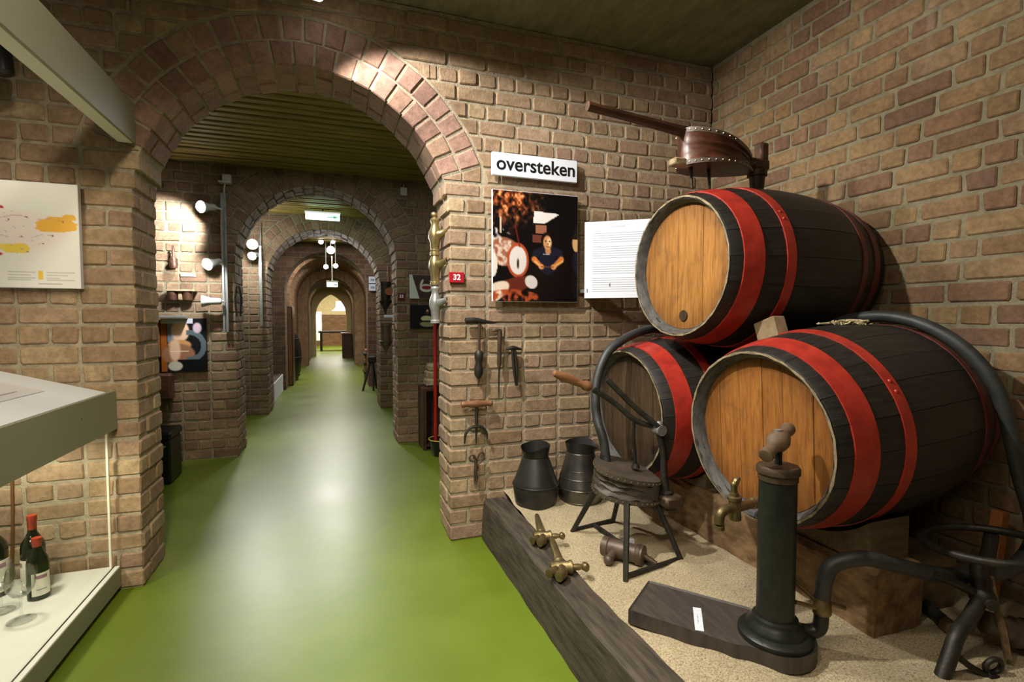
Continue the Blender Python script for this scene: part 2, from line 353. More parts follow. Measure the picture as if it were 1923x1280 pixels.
    def torus(s, c, axis, R, r, n=28, m=8, a0=0, a1=2 * math.pi):
        c = Vector(c); a = Vector(axis).normalized(); t = a.orthogonal().normalized(); b = a.cross(t)
        full = abs(a1 - a0 - 2 * math.pi) < 1e-6; k = n if full else n + 1; rings = []
        for i in range(k):
            u = a0 + (a1 - a0) * i / n; d = t * math.cos(u) + b * math.sin(u)
            rings.append([c + d * (R + r * math.cos(2 * math.pi * j / m)) + a * r * math.sin(2 * math.pi * j / m) for j in range(m)])
        if full: rings.append(rings[0])
        return s.ring_surface(rings, True, not full)
    def prism(s, poly, f3, d0, d1, bev=0.0, inset=None):
        """poly: convex 2D points ccw; f3(u,v,d)->3D; front at d0 (bevelled), back at d1"""
        P = np.array(poly, float); n = len(P); c = P.mean(0)
        if bev > 0:
            sz = np.abs(P - c).max(0) + 1e-6
            I = c + (P - c) * np.clip(1 - bev / sz, .3, 1)
            vs = [f3(*p, d1) for p in P] + [f3(*p, d0 + bev * .9) for p in P] + [f3(*p, d0) for p in I]; k = 3
        else:
            vs = [f3(*p, d1) for p in P] + [f3(*p, d0) for p in P]; k = 2
        fs = []
        for i in range(k - 1):
            for j in range(n):
                m = (j + 1) % n; fs.append((i * n + j, i * n + m, (i + 1) * n + m, (i + 1) * n + j))
        fs.append(tuple((k - 1) * n + j for j in range(n))); fs.append(tuple(range(n))[::-1])
        return s.add(vs, fs)

WLOC = {}
def finish_mesh(name, mb, mat, smooth=False, off=(0, 0, 0)):
    me = bpy.data.meshes.new(name)
    o = np.array(off)
    me.from_pydata([tuple(np.array(v) - o) for v in mb.v], [], mb.f); me.materials.append(mat)
    if smooth:
        me.polygons.foreach_set('use_smooth', [True] * len(me.polygons))
        me.set_sharp_from_angle(angle=R_(42))
    return me
import bmesh
def fix_normals(me):
    bm = bmesh.new(); bm.from_mesh(me); bmesh.ops.recalc_face_normals(bm, faces=bm.faces); bm.to_mesh(me); bm.free()
def part(name, mb, mat, parent=None, smooth=True, label=None, kind=None, origin=None, recalc=True):
    """mesh given in world coordinates (things are translated only)"""
    pl = np.array(WLOC.get(parent.as_pointer(), (0, 0, 0)) if parent else (0, 0, 0), float)
    og = np.array(origin, float) if origin is not None else pl
    me = finish_mesh(name, mb, mat, smooth, og)
    if recalc:
        fix_normals(me)
        if smooth: me.set_sharp_from_angle(angle=R_(42))
    o = bpy.data.objects.new(name, me); COL.objects.link(o)
    if parent: o.parent = parent
    o.location = tuple(og - pl); WLOC[o.as_pointer()] = tuple(og)
    if label: o['label'] = label
    if kind: o['kind'] = kind
    return o
def thing(name, label, cat, loc, group=None):
    o = bpy.data.objects.new(name, None); COL.objects.link(o); o.location = loc; o.empty_display_size = .05
    o['label'] = label; o['category'] = cat
    if group: o['group'] = group
    WLOC[o.as_pointer()] = tuple(loc); return o
def tag(o, label, cat, group=None):
    o['label'] = label; o['category'] = cat
    if group: o['group'] = group
    return o
def single(name, mb, mat, label, cat, smooth=True, group=None, origin=None):
    if origin is None:
        A = np.array(mb.v); origin = ((A[:, 0].min() + A[:, 0].max()) / 2, (A[:, 1].min() + A[:, 1].max()) / 2, A[:, 2].min())
    return tag(part(name, mb, mat, None, smooth, origin=origin), label, cat, group)
def struct(name, mb, mat, smooth=False, parent=None, label=None):
    o = part(name, mb, mat, parent, smooth, origin=(0, 0, 0)); o['kind'] = 'structure'
    if label: o['label'] = label
    return o
def inst(name, me, parent, loc, rot=0.0, M=None):
    o = bpy.data.objects.new(name, me); COL.objects.link(o); o.parent = parent
    if M is not None: o.matrix_local = M
    else: o.location = loc; o.rotation_euler = (0, 0, rot)
    return o
def dup(root, loc, rot=None, label=None):
    r = root.copy(); COL.objects.link(r); r.location = loc
    if rot is not None: r.rotation_euler = rot
    if label: r['label'] = label
    for ch in list(root.children):
        c = ch.copy(); COL.objects.link(c); c.parent = r
        for g in ch.children:
            d = g.copy(); COL.objects.link(d); d.parent = c
    return r
def text(body, size, parent, mat, M, extrude=.0006, bold=0.0, name='lettering'):
    cu = bpy.data.curves.new(name, 'FONT'); cu.body = body; cu.size = size; cu.align_x = 'CENTER'; cu.align_y = 'CENTER'; cu.extrude = extrude; cu.offset = bold
    cu.materials.append(mat); tmp = bpy.data.objects.new(name, cu); COL.objects.link(tmp); bpy.context.view_layer.update()
    me = bpy.data.meshes.new_from_object(tmp.evaluated_get(bpy.context.evaluated_depsgraph_get())); bpy.data.objects.remove(tmp); bpy.data.curves.remove(cu)
    o = bpy.data.objects.new(name, me); COL.objects.link(o)
    if parent: o.parent = parent; M = Matrix.Translation(-Vector(WLOC[parent.as_pointer()])) @ M
    o.matrix_local = M; return o
def face_M(p, right, up):
    """matrix with local X along right, local Y along up"""
    r = Vector(right).normalized(); u = Vector(up).normalized(); n = r.cross(u)
    return Matrix(((r.x, u.x, n.x, p[0]), (r.y, u.y, n.y, p[1]), (r.z, u.z, n.z, p[2]), (0, 0, 0, 1)))
def print_face(name, parent, p0, right, up, wd, ht, nx, ny, func, label=None):
    """flat print: a grid whose points carry the printed colour; func(U,V)->HxWx3 sRGB, V measured downwards"""
    U, V = np.meshgrid(np.linspace(0, 1, nx), np.linspace(0, 1, ny)); C = np.clip(func(U, V), 0, 1)
    C = np.where(C <= .04045, C / 12.92, ((C + .055) / 1.055) ** 2.4)
    r = np.array(right); u = np.array(up); p0 = np.array(p0)   # p0 = top-left corner
    P = p0 + U[..., None] * r * wd - V[..., None] * u * ht
    mb = MB(); mb.v = [tuple(x) for x in P.reshape(-1, 3)]
    mb.f = [(j * nx + i, (j + 1) * nx + i, (j + 1) * nx + i + 1, j * nx + i + 1) for j in range(ny - 1) for i in range(nx - 1)]
    o = part(name, mb, M_PRINT, parent, False, label=label, recalc=False)
    at = o.data.color_attributes.new('Col', 'FLOAT_COLOR', 'POINT')
    at.data.foreach_set('color', np.concatenate([C.reshape(-1, 3), np.ones((nx * ny, 1))], 1).ravel().astype(np.float32)); return o
def fnoise(U, V, f, seed):
    g = np.random.default_rng(seed).random((64, 64)); x = U * f; y = V * f
    i = np.floor(x).astype(int) % 63; j = np.floor(y).astype(int) % 63; a = x - np.floor(x); b = y - np.floor(y)
    a = a * a * (3 - 2 * a); b = b * b * (3 - 2 * b)
    return (g[j, i] * (1 - a) + g[j, i + 1] * a) * (1 - b) + (g[j + 1, i] * (1 - a) + g[j + 1, i + 1] * a) * b
def blend(C, mask, col):
    m = np.clip(mask, 0, 1)[..., None]; return C * (1 - m) + np.array(col) / 255. * m
def ell(U, V, cx, cy, rx, ry, soft=.15, rot=0):
    x = U - cx; y = V - cy; c, s = math.cos(rot), math.sin(rot); d = np.hypot((x * c + y * s) / rx, (-x * s + y * c) / ry); return np.clip((1 - d) / soft + .5, 0, 1)

# ------------------------------------------------------------------ bricks
ROW = .0875; JT = .013; SL = .222; HL = .111
def brick_mesh(name, wd, ht, dp, mat, seed, bev=.006):
    r = random.Random(seed); x, z = wd / 2, ht / 2; pts = []
    for sx, sz in ((-1, -1), (1, -1), (1, 1), (-1, 1)):
        c1 = r.uniform(.003, .012); c2 = r.uniform(.003, .010); jx = r.uniform(-.004, .003); jz = r.uniform(-.0035, .0025)
        A = (sx * (x + jx), sz * (z + jz - c2)); B = (sx * (x + jx - c1), sz * (z + jz))
        pts += [A, B] if sx * sz < 0 and False else ([B, A] if (sx, sz) in ((1, -1), (-1, 1)) else [A, B])
    mb = MB(); mb.prism(pts, lambda u, v, d: (u, d, v), r.uniform(-.003, .003), dp, bev)
    mb.f = [f for f in mb.f if len(f) == 4 or f[0] >= 16]
    me = finish_mesh(name, mb, mat); fix_normals(me); return me
class Bricks:
    """collects bricks of one wall; the up to 300 that show largest become objects, the rest one joined part"""
    def __init__(s): s.items = []; s.var = {}
    def variant(s, wd, ht, dp, mat):
        k = (round(wd, 3), round(ht, 3), round(dp, 3), mat.name)
        if k not in s.var: s.var[k] = [brick_mesh('brick', wd, ht, dp, mat, sum(ord(ch_) * (q_ + 3) for q_, ch_ in enumerate(str(k))) % 9973 + i) for i in range(5)]
        return random.choice(s.var[k])
    def rect(s, M, wd, ht, dp, mat):
        s.items.append((M @ Matrix.Translation((random.uniform(-.0015, .0015), random.uniform(-.0015, .0025), random.uniform(-.0015, .0015))) @ Matrix.Rotation(random.uniform(-.007, .007), 4, 'Y'), s.variant(wd, ht, dp, mat), wd * ht))
    def mesh(s, M, me, area): s.items.append((M, me, area))
    def build(s, parent, limit=300):
        ci = cam_inv
        def key(it):
            p = ci @ (it[0] @ Vector((0, 0, 0))); d = -p.z
            if d < .05: return 0
            u = 961.5 + 955 * p.x / d; v = 640 - 955 * p.y / d
            inn = -30 < u < 1953 and -30 < v < 1310
            return (it[2] / d / d) * (1 if inn else 1e-4)
        its = sorted(s.items, key=key, reverse=True)
        for M, me, _ in its[:limit]: inst('brick', me, parent, None, M=M)
        if len(its) > limit:
            V = []; F = []; mats = its[limit][1].materials[0]
            for M, me, _ in its[limit:]:
                o = len(V); V += [tuple(M @ v.co) for v in me.vertices]; F += [tuple(i + o for i in p.vertices) for p in me.polygons]
            me = bpy.data.meshes.new('outer_bricks'); me.from_pydata(V, [], F); me.materials.append(mats)
            o = bpy.data.objects.new('outer_bricks', me); COL.objects.link(o); o.parent = parent; o['kind'] = 'stuff'
bpy.context.view_layer.update()
cam_inv = cam.matrix_world.inverted()
def clip_poly(P, n, d):
    out = []; k = len(P)
    for i in range(k):
        a, b = P[i], P[(i + 1) % k]; da = a[0] * n[0] + a[1] * n[1] - d; db = b[0] * n[0] + b[1] * n[1] - d
        if da >= 0: out.append(a)
        if da * db < 0: t = da / (da - db); out.append((a[0] + (b[0] - a[0]) * t, a[1] + (b[1] - a[1]) * t))
    return out
def poly_brick(poly, dp, mat, bev=.006):
    P = np.array(poly); c = P.mean(0); mb = MB(); mb.prism([tuple(p - c) for p in P], lambda u, v, d: (u, d, v), random.uniform(-.003, .003), dp, bev)
    me = finish_mesh('brick', mb, mat); fix_normals(me); return me, c
def poly_area(P): return .5 * abs(sum(P[i][0] * P[(i + 1) % len(P)][1] - P[(i + 1) % len(P)][0] * P[i][1] for i in range(len(P))))

def arch_wall(tag_name, trim_name, label, tlabel, Y0, th, xl, xr, ztop, cx, R, zs, mat, ringmat, mort, rings=2, limit=300, joined=False, ring_r=.113, A0=20):
    """a cross wall with one round-headed opening"""
    Ro = R + rings * (ring_r + .010); a0r = R_(A0); zr = zs + R * math.sin(a0r)
    mb = MB(); f = Y0 + .008; g = Y0 + th - .008; Rm = R + .009
    for x0, x1 in ((xl, cx - Rm), (cx + Rm, xr)): mb.box((x0, f, 0), (x1, g, ztop))
    n = 40; A = [(cx - Rm * math.cos(math.pi * i / n), zs + Rm * math.sin(math.pi * i / n)) for i in range(n + 1)]
    for i in range(n):
        (xa, za), (xb, zb) = A[i], A[i + 1]
        mb.add([(xa, f, za), (xb, f, zb), (xb, f, ztop), (xa, f, ztop), (xa, g, za), (xb, g, zb), (xb, g, ztop), (xa, g, ztop)],
               [(0, 1, 2, 3), (5, 4, 7, 6), (0, 4, 5, 1)])
    wall = part(tag_name, mb, mort, None, False, origin=(0, 0, 0), recalc=False); wall['kind'] = 'structure'; wall['label'] = label
    B = Bricks(); nrow = int(ztop / ROW) + 1
    for r in range(nrow):
        z0 = r * ROW; z1 = min(z0 + ROW, ztop); ht = z1 - z0 - JT
        if ht < .02: continue
        zc = z0 + JT / 2 + ht / 2; odd = r % 2
        below = z1 < zr + .02
        for side in (1, -1):
            xj = cx + side * (math.sqrt(max(R * R - (zc - zs) ** 2, .01)) if zc > zs else R)
            lim = xr if side > 0 else xl
            # corner brick at the jamb
            if below:
                wd, dp = ((HL - JT, SL - JT) if odd else (SL - JT, HL - JT))
                if th - dp < .12: pass
                c = MB(); c.box((-wd / 2, 0, -ht / 2), (wd / 2, dp, ht / 2), .007)
                key = ('c', round(wd, 3), round(ht, 3), round(dp, 3), mat.name)
                if key not in B.var:
                    L = []
                    for q in range(4):
                        c = MB(); c.box((-wd / 2, 0, -ht / 2), (wd / 2, dp, ht / 2), .005 + .002 * q); c.v = [tuple(np.array(v) + rng.normal(0, .0016, 3)) for v in c.v]
                        m_ = finish_mesh('brick', c, mat); fix_normals(m_); L.append(m_)
                    B.var[key] = L
                B.mesh(Matrix.Translation((xj + side * (wd / 2 + random.uniform(-.002, .004)), Y0 + random.uniform(-.003, .003), zc)), random.choice(B.var[key]), wd * ht)
                # jamb bricks behind the corner brick
                y = Y0 + dp + JT
                while y < Y0 + th - .03:
                    wj = min((SL - JT) if (Y0 + th - y) > .16 else (HL - JT), Y0 + th - y - .002)
                    B.rect(Matrix.Translation((xj, y + wj / 2, zc)) @ Matrix.Rotation(R_(-90 * side), 4, 'Z'), wj, ht, .09, mat)
                    y += wj + JT
                x = wd + JT
            else: x = (-HL / 2 if odd else 0) - .03
            stepw = HL if odd else SL
            if below and not odd: pass
            xo = 0 if below else None
            pos_ = xj + side * x
            while (pos_ < xr - .02) if side > 0 else (pos_ > xl + .02):
                wd = stepw - JT
                e = pos_ + side * wd
                if side > 0 and e > xr: wd = xr - pos_; e = xr
                if side < 0 and e < xl: wd = pos_ - xl; e = xl
                xa, xb = min(pos_, e), max(pos_, e)
                if wd > .03:
                    P = [(xa, zc - ht / 2), (xb, zc - ht / 2), (xb, zc + ht / 2), (xa, zc + ht / 2)]
                    if below: B.rect(Matrix.Translation(((xa + xb) / 2, Y0, zc)), round(wd, 3), round(ht, 3), .085, mat)
                    else:
                        if (xa + xb) / 2 * side < cx * side - 0.0 and not below: pass
                        mid = ((xa + xb) / 2, zc); nx, nz = mid[0] - cx, mid[1] - zs; dd = math.hypot(nx, nz); nx /= dd; nz /= dd
                        far_ = max(math.hypot(p[0] - cx, p[1] - zs) for p in P)
                        nd = (max(xa - cx, 0, cx - xb), max(zc - ht / 2 - zs, 0))
                        near = math.hypot(*nd)
                        if near >= Ro: B.rect(Matrix.Translation((mid[0], Y0, zc)), round(wd, 3), round(ht, 3), .085, mat)
                        elif far_ > Ro and dd > Ro - .09:
                            Q = clip_poly(P, (nx, nz), Ro + .006 + cx * nx + zs * nz)
                            if len(Q) >= 3 and poly_area(Q) > .0012:
                                me, c = poly_brick(Q, .085, mat); B.mesh(Matrix.Translation((c[0], Y0, c[1])), me, poly_area(Q))
                pos_ += side * stepw
                if not below and side > 0 and pos_ > xr: break
    # bricks over the crown in rows above the spring reach both sides from the jamb lines; fill the middle
    for r in range(nrow):
        z0 = r * ROW; z1 = min(z0 + ROW, ztop); ht = z1 - z0 - JT
        if ht < .02 or z1 < zr + .02: continue
        zc = z0 + JT / 2 + ht / 2; odd = r % 2; stepw = HL if odd else SL; x0 = (-HL / 2 if odd else 0) - .03
        a = cx - R - x0 + JT; b = cx + R + x0 - JT; pos_ = a
        while pos_ < b - .03:
            wd = min(stepw - JT, b - pos_); xa, xb = pos_, pos_ + wd; mid = ((xa + xb) / 2, zc); pos_ += stepw
            if wd < .03: continue
            P = [(xa, zc - ht / 2), (xb, zc - ht / 2), (xb, zc + ht / 2), (xa, zc + ht / 2)]
            nx, nz = mid[0] - cx, mid[1] - zs; dd = math.hypot(nx, nz); nx /= dd; nz /= dd
            near = math.hypot(max(xa - cx, 0, cx - xb), max(zc - ht / 2 - zs, 0)); far_ = max(math.hypot(p[0] - cx, p[1] - zs) for p in P)
            if near >= Ro: B.rect(Matrix.Translation((mid[0], Y0, zc)), round(wd, 3), round(ht, 3), .085, mat)
            elif far_ > Ro and dd > Ro - .09:
                Q = clip_poly(P, (nx, nz), Ro + .006 + cx * nx + zs * nz)
                if len(Q) >= 3 and poly_area(Q) > .0012:
                    me, c = poly_brick(Q, .085, mat); B.mesh(Matrix.Translation((c[0], Y0, c[1])), me, poly_area(Q))
    B.build(wall, limit)
    # the ring of voussoirs
    tm = MB(); n = 40
    for i in range(n):
        a0, a1 = a0r + (math.pi - 2 * a0r) * i / n, a0r + (math.pi - 2 * a0r) * (i + 1) / n
        q = []
        for rr in (R + .012, Ro - .004):
            for a in (a0, a1):
                for y in (Y0 + .007, Y0 + .05): q.append((cx + rr * math.cos(a), y, zs + rr * math.sin(a)))
        tm.add(q, [(0, 2, 6, 4), (0, 1, 3, 2), (4, 6, 7, 5)])
    trim = part(trim_name, tm, mort, None, False, origin=(0, 0, 0), recalc=False); trim['kind'] = 'structure'; trim['label'] = tlabel
    T = Bricks()
    zl = int((zr + .02) / ROW) * ROW + .006; cR, cO = R * math.cos(a0r) + .012, Ro * math.cos(a0r); zO, zR = zs + Ro * math.sin(a0r) - .009, max(zs + R * math.sin(a0r) - .009, zl + .004)
    for sd in (1, -1):
        for q0, q1 in ((0, .5), (.5, 1)):
            xa, xb = cR + (cO - cR) * q0 + .004, cR + (cO - cR) * q1 - .004; za, zb = zR + (zO - zR) * q0, zR + (zO - zR) * q1
            P = [(cx + sd * x, z) for x, z in ((xa, zl), (xb, zl), (xb, zb), (xa, za))]; P = P if sd > 0 else P[::-1]
            me, c = poly_brick(P, .085, mat, .004); T.mesh(Matrix.Translation((c[0], Y0, c[1])), me, .01)
    for k in range(rings):
        r0 = R + k * (ring_r + .010); r1 = r0 + ring_r; nb = int((math.pi - 2 * a0r) * (r0 + .02) / .094); da = (math.pi - 2 * a0r) / nb
        for i in range(nb):
            ac = a0r + da * (i + .5); gap = .006
            def wedge(y0, y1, jit):
                h0 = da / 2 - gap / r0; h1 = da / 2 - gap / r1
                u0, u1 = r0 * math.tan(h0), r1 * math.tan(h1)
                P = [(-u0, r0 - (r0 + r1) / 2), (u0, r0 - (r0 + r1) / 2), (u1, r1 - (r0 + r1) / 2), (-u1, r1 - (r0 + r1) / 2)]
                P = [(p[0] + random.uniform(-.002, .002), p[1] + random.uniform(-.003, .003)) for p in P]
                m = MB(); bev = .006
                I = [(p[0] * (1 - bev / .04), p[1] * (1 - bev / .055)) for p in P]
                q = []
                for (pts, y) in ((I, y0), (P, y0 + bev), (P, y1 - bev), (I, y1)): q.append([(p[0], y, p[1]) for p in pts])
                m.ring_surface(q); me = finish_mesh('brick', m, ringmat); fix_normals(me); return me
            rc = (r0 + r1) / 2; base = Matrix.Translation((cx + rc * math.cos(ac), 0, zs + rc * math.sin(ac))) @ Matrix.Rotation(math.pi / 2 - ac, 4, 'Y')
            segs = []
            d = SL - JT if i % 2 else HL - JT
            y = Y0 + random.uniform(-.003, .004)
            if k == 0:
                while y < Y0 + th - .04:
                    y1 = min(y + d, Y0 + th); segs.append((y, y1)); y = y1 + JT; d = (HL + SL - JT) - d if d > .12 else SL - JT
            else: segs = [(y, y + .12)]
            for (ya, yb) in segs:
                me = wedge(ya - (ya + yb) / 2, yb - (ya + yb) / 2, 0); M = Matrix.Translation((0, (ya + yb) / 2, 0)) @ base
                T.mesh(M, me, ring_r * .085 if ya < Y0 + .05 else ring_r * .04)
    T.build(trim, limit)
    return wall, trim

# ------------------------------------------------------------------ room shell
CX, RA, ZS = -.119, .73, 1.778
floor = MB(); floor.box((-4.2, -3.2, -.12), (3.2, 27, 0)); struct('floor', floor, M_FLOOR, label='shiny green coated floor of room and passage')
cl = MB(); cl.box((-4.2, -3.2, 2.91), (2.6, 3.12, 3.05)); struct('ceiling', cl, M_CONC, label='rough grey concrete ceiling of the front room')
arch_wall('wall_back', 'trim_1', 'brick wall pierced by the nearest round arch', 'double ring of bricks around the nearest arch', 2.777, .33, -3.4, 2.372, 2.905, CX, RA, ZS, M_BR, M_RING, M_MO)
mb = MB(); mb.box((2.383, -1.2, 0), (2.55, 3.1, 2.91)); wr = part('wall_right', mb, M_MOT, None, False, origin=(0, 0, 0)); wr['kind'] = 'structure'; wr['label'] = 'tan brick wall behind the barrels'
B = Bricks(); rr = random.Random(3)
for r in range(int(2.91 / ROW) + 1):
    z0 = r * ROW; ht = min(ROW, 2.905 - z0) - JT
    if ht < .02: continue
    y = 2.772 - (.06 if r % 2 else 0) ; first = True; last = 0
    if r % 2: B.rect(Matrix.Translation((2.375, 2.772 - .02, z0 + ROW / 2)) @ Matrix.Rotation(R_(-90), 4, 'Z'), .045, round(ht, 3), .085, M_BRT)
    while y > -.6:
        st = rr.random() < (.38 if last else .72); last = st; wd = (SL if st else HL) - JT
        B.rect(Matrix.Translation((2.375, y - wd / 2, z0 + JT / 2 + ht / 2)) @ Matrix.Rotation(R_(-90), 4, 'Z'), round(wd, 3), round(ht, 3), .085, M_BRT); y -= wd + JT
B.build(wr)
mb = MB(); mb.box((-3.6, -3.0, 0), (-3.4, 3.0, 2.91)); struct('wall_left', mb, M_BWALL, label='brick wall of the front room beyond the display case')
mb = MB(); mb.box((-3.6, -3.2, 0), (2.6, -3.0, 2.91)); struct('wall_front', mb, M_BWALL, label='brick wall of the front room facing the arch')
mb = MB(); mb.box((2.383, -3.0, 0), (2.55, -1.2, 2.91)); struct('wall_right', mb, M_BWALL, label='brick wall of the front room nearer than the barrels')

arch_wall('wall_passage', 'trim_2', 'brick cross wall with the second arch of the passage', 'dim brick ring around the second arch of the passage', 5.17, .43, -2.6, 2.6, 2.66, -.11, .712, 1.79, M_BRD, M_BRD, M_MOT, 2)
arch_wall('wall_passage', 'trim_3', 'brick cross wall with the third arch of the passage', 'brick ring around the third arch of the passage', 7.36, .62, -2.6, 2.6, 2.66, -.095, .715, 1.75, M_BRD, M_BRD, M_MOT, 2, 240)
def plain_arch(nm, label, Y0, Y1, xl, xr, ztop, cx, R, zs, mat, pointed=False, n=28):
    m = MB(); m.box((xl, Y0, 0), (cx - R, Y1, ztop)); m.box((cx + R, Y0, 0), (xr, Y1, ztop))
    if pointed:
        A = []
        for i in range(n + 1):
            u = i / n; x = -R + 2 * R * u; k = 1.0 - abs(x) / R; rad = 1.55 * R
            h = math.sqrt(max(rad * rad - (abs(x) + rad - R) ** 2, 0)); A.append((cx + x, zs + h))
    else: A = [(cx - R * math.cos(math.pi * i / n), zs + R * math.sin(math.pi * i / n)) for i in range(n + 1)]
    for i in range(n):
        (xa, za), (xb, zb) = A[i], A[i + 1]
        m.add([(xa, Y0, za), (xb, Y0, zb), (xb, Y0, ztop), (xa, Y0, ztop), (xa, Y1, za), (xb, Y1, zb), (xb, Y1, ztop), (xa, Y1, ztop)], [(0, 1, 2, 3), (5, 4, 7, 6), (0, 4, 5, 1)])
    o = part(nm, m, mat, None, False, origin=(0, 0, 0), recalc=False); o['kind'] = 'structure'; o['label'] = label; return o
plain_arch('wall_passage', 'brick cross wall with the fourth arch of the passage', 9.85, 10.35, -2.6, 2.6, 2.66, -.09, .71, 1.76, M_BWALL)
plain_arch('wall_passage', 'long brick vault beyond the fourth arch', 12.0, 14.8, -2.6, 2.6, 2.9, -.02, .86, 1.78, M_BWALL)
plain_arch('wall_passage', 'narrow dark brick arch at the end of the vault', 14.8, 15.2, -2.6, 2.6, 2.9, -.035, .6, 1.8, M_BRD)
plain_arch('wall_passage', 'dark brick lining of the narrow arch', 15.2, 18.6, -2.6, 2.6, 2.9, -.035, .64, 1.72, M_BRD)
plain_arch('wall_passage', 'end wall with the pointed doorway', 18.6, 19.0, -4, 4, 3.4, -.05, .5, 1.4, M_BEIGE, True)
for y0, y1 in ((3.107, 5.17), (5.6, 7.36), (7.98, 9.85), (10.35, 12.0)):
    for x0, x1, lab in ((-2.75, -2.6, 'left'), (2.6, 2.75, 'right')):
        m = MB(); m.box((x0, y0, 0), (x1, y1, 2.66)); struct('wall_' + lab, m, M_BWALL, label='brick side wall of a passage bay')
    m = MB(); m.box((-2.7, y0, 2.66), (2.7, y1, 2.75)); cw = struct('ceiling', m, M_DARKGAP, label='board ceiling of a passage bay')
    k = int((y1 - y0) / .098); st = (y1 - y0) / k
    if y0 < 8:
        pm = MB(); pm.box((-2.6, -st / 2 + .015, -.022), (2.6, st / 2 - .015, 0), .007); pme = finish_mesh('ceiling_board', pm, M_PLANK); fix_normals(pme)
        for i in range(k): inst('ceiling_board', pme, cw, (0, y0 + st * (i + .5), 2.655 + random.uniform(-.004, .004)))
    else:
        pm = MB()
        for i in range(k): pm.box((-2.6, y0 + st * i + .007, 2.63), (2.6, y0 + st * (i + 1) - .007, 2.655))
        part('ceiling_boards', pm, M_PLANK, cw, False, kind='stuff')
# hall at the end
m = MB(); m.box((-4, 26.4, 1.5), (4.5, 26.6, 3.6)); struct('wall_end', m, M_BEIGE, label='beige plaster wall at the far end of the hall')
m = MB(); m.box((-4, 26.3, 0), (4.5, 26.6, 1.5)); struct('wall_end', m, M_PANEL, label='brown panelled lower wall at the far end of the hall')
for x0, x1, nm in ((-4.1, -3.9, 'wall_left'), (4.3, 4.5, 'wall_right')):
    m = MB(); m.box((x0, 19, 0), (x1, 26.4, 3.5)); struct(nm, m, M_BEIGE, label='beige side wall of the far hall')
m = MB(); m.box((-4, 18.6, 3.4), (4.5, 26.6, 3.5)); struct('ceiling', m, M_BEIGE, label='ceiling of the far hall')

# ------------------------------------------------------------------ dais: kerb beam, sand, cradle timbers
mb = MB(); L = 34; rings = []
for i in range(L + 1):
    y = 2.76 - (2.76 + .3) * i / L; j = lambda a: random.uniform(-a, a)
    x0, x1, z1 = .786 + j(.003), .932 + j(.005), .228 + j(.003)
    rings.append([(x0, y, 0), (x0 + .004 + j(.003), y, .12), (x0 + .012, y, z1 - .012 + j(.004)), (x0 + .026, y, z1), (x1 - .012, y, z1 + j(.002)), (x1, y, z1 - .014), (x1, y, 0)])
mb.ring_surface(rings); kerb = single('kerb_beam', mb, M_KERB, 'long dark weathered timber beam edging the sand', 'beam', False)
mb = MB(); nx, ny = 60, 120
X = np.linspace(.925, 2.39, nx); Y = np.linspace(-.3, 2.785, ny); U, V = np.meshgrid(np.linspace(0, 1, nx), np.linspace(0, 1, ny))
Z = .2 + .022 * (fnoise(U, V, 7, 1) - .4) + .014 * (fnoise(U, V * 2, 16, 2) - .5) + .006 * (fnoise(U, V * 2, 30, 9) - .5) + .035 * np.clip((V - .8) * 5, 0, 1) + .01
mb.v = [(X[i], Y[j], Z[j, i]) for j in range(ny) for i in range(nx)]
mb.f = [(j * nx + i, j * nx + i + 1, (j + 1) * nx + i + 1, (j + 1) * nx + i) for j in range(ny - 1) for i in range(nx - 1)]
sand = part('sand', mb, M_SAND, None, True, origin=(0, 0, 0), recalc=False); sand['kind'] = 'stuff'; sand['label'] = 'coarse pale sand bed under the barrels'
def timber(name, a, b, mat, label, cat='beam', rough=.004, c=.012):
    m = MB(); n = 10; ax = int(np.argmax(np.abs(np.array(b) - np.array(a)))); rings = []
    a = np.array(a, float); b = np.array(b, float); o = [k for k in range(3) if k != ax]
    for i in range(n + 1):
        p = []
        for su, sv in ((0, c), (0, 1 - c), (c, 1), (1 - c, 1), (1, 1 - c), (1, c), (1 - c, 0), (c, 0)):
            q = np.zeros(3); q[ax] = a[ax] + (b[ax] - a[ax]) * i / n; q[o[0]] = a[o[0]] + (b[o[0]] - a[o[0]]) * su; q[o[1]] = a[o[1]] + (b[o[1]] - a[o[1]]) * sv
            q += rng.normal(0, rough, 3) * (np.arange(3) != ax); p.append(q)
        rings.append(p)
    m.ring_surface(rings); return single(name, m, mat, label, cat, False)
timber('cradle_beam', (1.655, 1.135, .17), (1.88, 2.68, .43), M_CRADLE, 'rough brown timber beam lying in sand under the barrels', rough=.005, c=.08)
timber('cradle_beam', (1.95, 1.18, .17), (2.14, 2.7, .40), M_CHOCK, 'short end of the second timber beam behind the larger one', rough=.004, c=.06)

